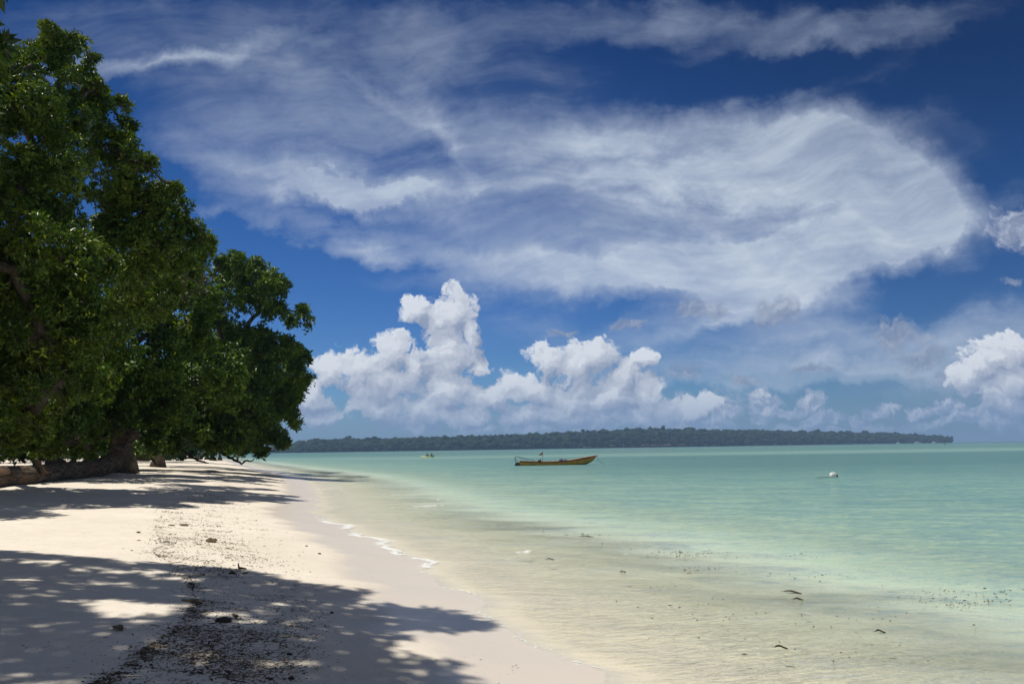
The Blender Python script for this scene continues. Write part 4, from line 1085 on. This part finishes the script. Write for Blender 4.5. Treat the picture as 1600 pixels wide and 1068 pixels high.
# ---- boats lying off the point of the island
m_hw = plain('white_boat_paint', (0.85, 0.85, 0.84), 0.5, 0.4, 0.05, 2)
def far_boat(px, Lb, label, cabin, yoff=-60):
    p = Vector(isl_pt(px, isl_dist(px) + yoff, 0)); root = empty('anchored_boat', p, R(5)); root.scale = (1.3, 1.3, 1.6)
    Vs, Fs = [], []; secs = []
    for i in range(9):
        t_ = i / 8; w = Lb * .14 * (1 - max(0, t_ - .5) ** 2 * 3.6); z = .9 + .9 * max(0, t_ - .4)
        secs.append([(Lb * (t_ - .5), -w, z), (Lb * (t_ - .5) * .96, -w * .7, -.2), (Lb * (t_ - .5) * .96, w * .7, -.2), (Lb * (t_ - .5), w, z)])
    loft(Vs, Fs, secs, closed=True); part('hull', Vs, Fs, m_hw, root)
    Vs, Fs = [], []; box(Vs, Fs, (-Lb * .08, 0, 1.7), (Lb * cabin, Lb * .2, 1.7), 0, .1, .9); part('cabin', Vs, Fs, m_hw, root)
    Vs, Fs = [], []; box(Vs, Fs, (-Lb * .08, 0, 2.75), (Lb * (cabin + .08), Lb * .24, .16)); part('roof', Vs, Fs, m_hw, root)
    Vs, Fs = [], []; tube(Vs, Fs, [(Lb * .1, 0, 2.6), (Lb * .1, 0, 4.6)], [.08, .05], 6); part('mast', Vs, Fs, m_steel, root)
    tag(root, label, 'boat', 'white boats off the island point')
far_boat(1404, 7, 'small white boat, leftmost of three off the island point', .35)
far_boat(1435, 15, 'long white boat, middle and largest of three off the island point', .5)
far_boat(1460, 8, 'short white boat nearest the tip of the island', .4)
def marker():
    d = ray(1477, 695.0); y = 560; p = d * (y / d.y); root = empty('channel_marker', (p.x, y, 0), 0)
    Vs, Fs = [], []; tube(Vs, Fs, [(0, 0, -.3), (0, 0, .35), (0, 0, .6)], [.55, .6, .25], 12); part('buoy_body', Vs, Fs, m_blk, root, True)
    Vs, Fs = [], []; tube(Vs, Fs, [(0, 0, .5), (.25, 0, 1.7)], [.07, .06], 8); part('pole', Vs, Fs, m_blk, root)
    Vs, Fs = [], []; tube(Vs, Fs, [(-.25, 0, .5), (-.45, 0, 1.2)], [.06, .05], 8); part('strut', Vs, Fs, m_blk, root)
    tag(root, 'small dark marker buoy off the tip of the island', 'marker buoy')
marker()

# ------------------------------------------------------------------ the litter of the beach
m_dark = plain('dark_weed', (0.055, 0.038, 0.022), 0.9, 0.1, 0.4, 30)
m_rub, out = new_mat('coral_rubble')
r = attr('rnd')
X.T.links.new(bsdf(ramp(r, [(0.0, (0.045, 0.033, 0.022)), (0.3, (0.12, 0.088, 0.055)), (0.6, (0.21, 0.17, 0.105)), (0.75, (0.33, 0.28, 0.21)), (0.9, (0.5, 0.46, 0.38)), (1.0, (0.68, 0.65, 0.6))]), 0.85, 0.15).outputs[0], out.inputs[0])
NZ = np.array([[mnoise.noise(Vector((i * 0.25, j * 0.25, 3))) for j in range(256)] for i in range(256)])
def nz(x, y, k):
    return NZ[(np.floor(x * k * 4).astype(int)) % 256, (np.floor(y * k * 4).astype(int)) % 256]
def bits(n, seed, sampler, size, dark=1.0, sticks=0.5):
    """crumbs, flakes and bits of stem; every one a little solid of its own shape"""
    rng = np.random.default_rng(seed)
    px, py, k = sampler(rng, n)
    x, y, z = Gv(px, py)
    s = shore_s(x, y); ok = s > 0.7
    if k[1] is not None: ok &= ~((nz(x, y, k[1]) < k[2]) & (rng.random(len(x)) < 0.75))
    x, y, z = x[ok], y[ok], z[ok]; m = len(x)
    T = np.array([(1, 0, 0), (0, 1, 0), (-1, 0, 0), (0, -1, 0), (0.1, 0.1, 1.0)])
    sz = size * k[0] * (0.35 + rng.random(m) ** 2.6 * 1.9)
    st = rng.random(m) < sticks
    el = np.where(st, rng.uniform(2.2, 6.0, m), rng.uniform(1.0, 1.8, m))
    sc = np.stack([sz * el, sz, sz * np.where(st, 0.35, 0.7)], 1)
    v = T[None] * sc[:, None] * (1 + 0.25 * rng.standard_normal((m, 5, 1)))
    a = rng.random(m) * 6.28; ca, sa = np.cos(a)[:, None], np.sin(a)[:, None]
    V_ = np.stack([v[..., 0] * ca - v[..., 1] * sa + x[:, None], v[..., 0] * sa + v[..., 1] * ca + y[:, None], v[..., 2] + z[:, None] - 0.001], 2).reshape(-1, 3)
    F_ = (np.array([(0, 1, 4), (1, 2, 4), (2, 3, 4), (3, 0, 4)])[None] + np.arange(m)[:, None, None] * 5).reshape(-1, 3)
    return V_, F_, np.repeat(np.clip(rng.random(m) ** dark, 0, 1), 5)
LEFT = [(700, 380), (760, 330), (775, 300), (790, 262), (810, 246), (826, 240), (845, 250), (862, 236), (880, 262), (905, 285), (935, 300), (960, 288), (985, 270), (1010, 225), (1040, 190), (1068, 140), (1300, 0)]
RIGHT = [(700, 400), (760, 370), (790, 400), (840, 430), (900, 470), (950, 510), (985, 520), (1020, 500), (1068, 480), (1300, 470)]
def edge(tab, py): return np.interp(py, [a for a, b in tab], [b for a, b in tab])
def band(pw=0.8, spill=0.0, y0=735, y1=1200, beta=(1.1, 1.7)):
    def f(rng, n):
        py = y0 + (y1 - y0) * rng.random(n) ** pw
        l, r_ = edge(LEFT, py), edge(RIGHT, py)
        return l + (r_ - l) * rng.beta(*beta, n) + rng.normal(0, 1, n) * spill * (r_ - l), py, (1.0, 1.2, -0.10)
    return f
def wrack(rng, n):
    """the dark line of weed along the upper edge of the band"""
    py = 782 + 300 * rng.random(n) ** 0.8
    return edge(LEFT, py) + np.abs(rng.normal(0, 1, n)) * (5 + (py - 780) * 0.05), py, (1.25, 2.6, 0.02)
def anysand(rng, n): return rng.uniform(-40, 1000, n), 740 + 340 * rng.random(n) ** 0.7, (0.8, None, 0)
def clumps(rng, n):
    k = rng.integers(0, 6, n); c = np.array([(345, 975), (300, 985), (320, 1005), (330, 1020), (310, 1045), (370, 1058)])[k]
    return c[:, 0] + rng.normal(0, 26, n), c[:, 1] + rng.normal(0, 5, n), (1.4, None, 0)
V1, F1, R1 = [], [], []; b = 0
for a in (bits(36000, 1, band(0.55, 0.05), 0.0055, 1.0, 0.45), bits(30000, 2, band(0.8, 0.14), 0.0042, 0.75, 0.2), bits(14000, 6, band(1.3, 0.10, 740, 900), 0.0085, 0.8, 0.15), bits(5000, 3, wrack, 0.0062, 1.7, 0.7),
          bits(2500, 4, anysand, 0.0045, 1.4, 0.3), bits(1100, 5, clumps, 0.0065, 1.8, 0.6), bits(6000, 7, band(0.35, 0.06, 880, 1110, (2.2, 2.2)), 0.0058, 1.3, 0.5)):
    V1.append(a[0]); F1.append(a[1] + b); R1.append(a[2]); b += len(a[0])
tag(mesh_obj('beach_litter', np.concatenate(V1), np.concatenate(F1), m_rub, attrs={'rnd': np.concatenate(R1)}), 'band of broken coral, shell and dry weed washed up along the beach', 'beach litter', kind='stuff')

# weed lying in the shallow water
def W0(px, py):
    d = ray(px, py); t = -CAM_Z / d.z; return d * t
WL = [(775, 820, 30, 4, 60), (830, 826, 40, 5, 70), (905, 836, 45, 5, 120), (925, 838, 12, 2, 60), (1000, 848, 60, 6, 130), (1075, 866, 60, 7, 220), (1085, 873, 22, 4, 160), (1110, 886, 60, 8, 90), (1245, 868, 30, 4, 30), (1250, 897, 90, 6, 70), (1460, 928, 110, 10, 260), (1500, 946, 60, 8, 200),
      (1545, 940, 50, 8, 90), (1430, 940, 70, 9, 90), (1350, 960, 260, 40, 90), (1180, 960, 220, 40, 60), (1000, 930, 200, 30, 40), (690, 812, 30, 4, 30), (1560, 905, 50, 4, 30), (1300, 1010, 260, 40, 40), (500, 766, 60, 4, 60), (560, 770, 60, 4, 60)]
rng = np.random.default_rng(9); Vs, Fs = [], []
for (px, py, sx, sy, n) in WL:
    for _ in range(int(n * (0.75 if sx < 150 else 0.45))):
        p = W0(px + rng.normal(0, sx * .5), py + rng.normal(0, sy * .5))
        if shore_s(p.x, p.y) > -0.3: continue
        z = rng.uniform(-0.02, 0.004); L_ = rng.uniform(.004, .017) * (1 + rng.random() ** 6 * 2) * (1 + p.y / 40); a = rng.normal(0.2, 0.8); d = Vector((math.cos(a), math.sin(a), 0)); u = Vector((-d.y, d.x, 0)) * L_ * rng.uniform(.15, .5)
        b = len(Vs); q0_ = Vector((p.x, p.y, z))
        Vs += [tuple(q0_ - d * L_), tuple(q0_ + u), tuple(q0_ + d * L_), tuple(q0_ - u), tuple(q0_ + Vector((0, 0, .012)))]
        Fs += [(b, b + 3, b + 4), (b + 3, b + 2, b + 4), (b + 2, b + 1, b + 4), (b + 1, b, b + 4)]
m_weed = plain('floating_weed', (0.085, 0.065, 0.032), 0.8, 0.2, 0.5, 20)
tag(mesh_obj('floating_weed', np.array(Vs), Fs, m_weed), 'scattered brown scraps of weed floating in the shallows', 'seaweed', kind='stuff')

# single stones, sticks and leaves
m_stone = plain('brown_coral_stone', (0.19, 0.135, 0.075), 0.9, 0.15, 0.4, 14, 0.01)
m_dkst = plain('dark_stone', (0.05, 0.04, 0.033), 0.9, 0.2, 0.3, 14, 0.01)
m_pale = plain('bleached_coral', (0.62, 0.60, 0.56), 0.8, 0.2, 0.1, 14, 0.01)
def stone(px, py, wpx, mat, label, name='coral_stone', cat='stone', flat=.55, seed=0):
    p = G(px, py, None); r = wpx / FPX * p.y / 2
    bm = bmesh.new(); bmesh.ops.create_icosphere(bm, subdivisions=3, radius=1)
    for v in bm.verts:
        n = mnoise.noise(v.co * 1.3 + Vector((seed, 0, 0))) * .4 + mnoise.noise(v.co * 3.5 + Vector((seed, 4, 0))) * .22 + mnoise.noise(v.co * 8) * .08
        v.co *= (1 + n) * r; v.co.z *= flat; v.co.y *= .8
    me = bpy.data.meshes.new(name); bm.to_mesh(me); bm.free(); me.materials.append(mat)
    o = bpy.data.objects.new(name, me); COL.objects.link(o); o.location = (p.x, p.y, p.z + r * flat * .35)
    return tag(o, label, cat)
stone(329, 846, 16, m_stone, 'brown coral stone alone on the sunlit gritty sand', seed=1)
stone(267, 821, 10, m_stone, 'small flat brown stone, left of two on the sunlit sand', seed=2, flat=.35)
stone(288, 821, 12, m_stone, 'small brown stone, right of two on the sunlit sand', seed=3, flat=.4)
stone(216, 832, 6, m_dkst, 'tiny dark pebble on the smooth sunlit sand at left', seed=4)
stone(362, 896, 9, m_dkst, 'dark pebble below the upright driftwood chip', seed=5)
stone(452, 1022, 8, m_dkst, 'black pebble on the shaded sand right of the litter', seed=6)
stone(455, 1060, 9, m_dkst, 'black pebble at the bottom edge of the picture', seed=7)
stone(348, 970, 26, m_dkst, 'dark flat lump of weed beside the bright sun patch', 'weed_lump', 'weed lump', seed=8, flat=.3)
stone(518, 957, 6, m_dkst, 'tiny black pebble on the shaded sand near the shadow tip', seed=9)
stone(429, 1024, 12, m_pale, 'white bleached coral fragment in the shaded litter', 'coral_fragment', 'coral', seed=10, flat=.3)
stone(479, 853, 4, m_dkst, 'tiny dark pebble on the smooth sand by the wet edge, farther one', seed=11)
stone(499, 865, 5, m_dkst, 'tiny dark pebble on the smooth sand by the wet edge, nearer one', seed=12)
def stick(pts, r, label, mat=m_stone, name='driftwood_stick', cat='driftwood', lift=0.5):
    P_ = []
    for px, py, h in pts: p = G(px, py, None); P_.append(p + Vector((0, 0, r * lift + h)))
    o0 = P_[0].copy(); fine = []
    for i in range(len(P_) - 1): fine += [P_[i].lerp(P_[i + 1], k / 3) for k in range(3)]
    fine.append(P_[-1]); n = len(fine); Vs, Fs = [], []
    tube(Vs, Fs, [f - o0 for f in fine], [r * (.6 + .5 * math.sin(math.pi * (k + .6) / n)) for k in range(n)], 8, wob=.5, seed=int(pts[0][0]))
    o = mesh_obj(name, np.array(Vs), Fs, mat, smooth=True); o.location = o0; return tag(o, label, cat)
stick([(372, 886, .05), (373, 888, .01), (385, 889, .005)], .012, 'dark driftwood chip with one end standing up', m_dkst)
stick([(379, 896, 0), (388, 895, .01)], .010, 'short dark stick just right of the pebble', m_dkst)
stick([(284, 938, .005), (297, 941, .015), (312, 941, .0)], .011, 'brown stick lying in the sun patch at the edge of the litter')
stick([(294, 910, .0), (303, 916, .02), (300, 921, .0)], .009, 'forked dark twig at the upper edge of the litter', m_dkst)
stick([(364, 962, .01), (371, 965, .01)], .014, 'short brown chip of wood above the weed lump')
m_dry = plain('dry_brown_leaf', (0.13, 0.095, 0.06), 0.7, 0.3, 0.25, 30)
def leaf(px, py, L_, W_, ang, label, water=False, mat=m_dry, name='fallen_leaf', group=None):
    p = W0(px, py) if water else G(px, py, None)
    z = 0.012 if water else p.z + .006
    root = empty(name, (p.x, p.y, z), R(ang)); Vs, Fs = [], []; n = 8; secs = []
    for i in range(n + 1):
        t = i / n; w = W_ / 2 * math.sin(math.pi * min(1, t * 1.02)) ** .75 + .0008
        secs.append([(L_ * (t - .5), w * q, .012 * q * q + .010 * math.sin(t * 5) + .004) for q in (-1, -.5, 0, .5, 1)])
    loft(Vs, Fs, secs); b_ = part('blade', Vs, Fs, mat, root, True); sm = b_.modifiers.new('thick', 'SOLIDIFY'); sm.thickness = .002
    Vs, Fs = [], []; tube(Vs, Fs, [(-L_ * .5, 0, .006), (-L_ * .62, .006, .008), (-L_ * .72, .02, .010)], [.003, .0025, .002], 6); part('stalk', Vs, Fs, mat, root, True)
    return tag(root, label, 'leaf', group)
leaf(184, 983, .16, .085, -35, 'large brown oval leaf lying on the shaded sand')
leaf(1239, 927, .23, .08, -35, 'largest dark curled leaf afloat in the shallows', True, m_dark)
leaf(1248, 938, .12, .05, -20, 'small dark leaf floating just below the largest one', True, m_dark)
leaf(860, 875, .13, .06, 5, 'dark leaf afloat in the clear shallows, nearest the beach', True, m_dark)
leaf(974, 895, .10, .08, 30, 'round dark leaf on the water right of the pale shallows', True, m_dark)
leaf(917, 839, .30, .07, -12, 'long dark strand of leaf at the start of the weed line', True, m_dark)
leaf(1376, 989, .10, .05, -10, 'small dark leaf floating in the lower right shallows', True, m_dark)
leaf(1221, 1014, .12, .05, -15, 'small dark leaf floating nearest the bottom of the picture', True, m_dark)
# ------------------------------------------------------------------ the air
m_air, out = new_mat('sea_air')
pv = X.T.nodes.new('ShaderNodeVolumePrincipled')
pv.inputs['Color'].default_value = (0.42, 0.66, 1.0, 1); pv.inputs['Density'].default_value = 0.00020; pv.inputs['Anisotropy'].default_value = 0.0
X.T.links.new(pv.outputs[0], out.inputs['Volume'])
x0, x1, y0, y1, z0, z1 = -9200, 9200, -320, 9700, -5.6, 75
hv = [(x, y, z) for z in (z0, z1) for y in (y0, y1) for x in (x0, x1)]
hf = [(0, 2, 3, 1), (4, 5, 7, 6), (0, 1, 5, 4), (2, 6, 7, 3), (0, 4, 6, 2), (1, 3, 7, 5)]
tag(mesh_obj('haze', np.array(hv), hf, m_air), 'thin bluish sea air over the lagoon', 'haze', kind='stuff')
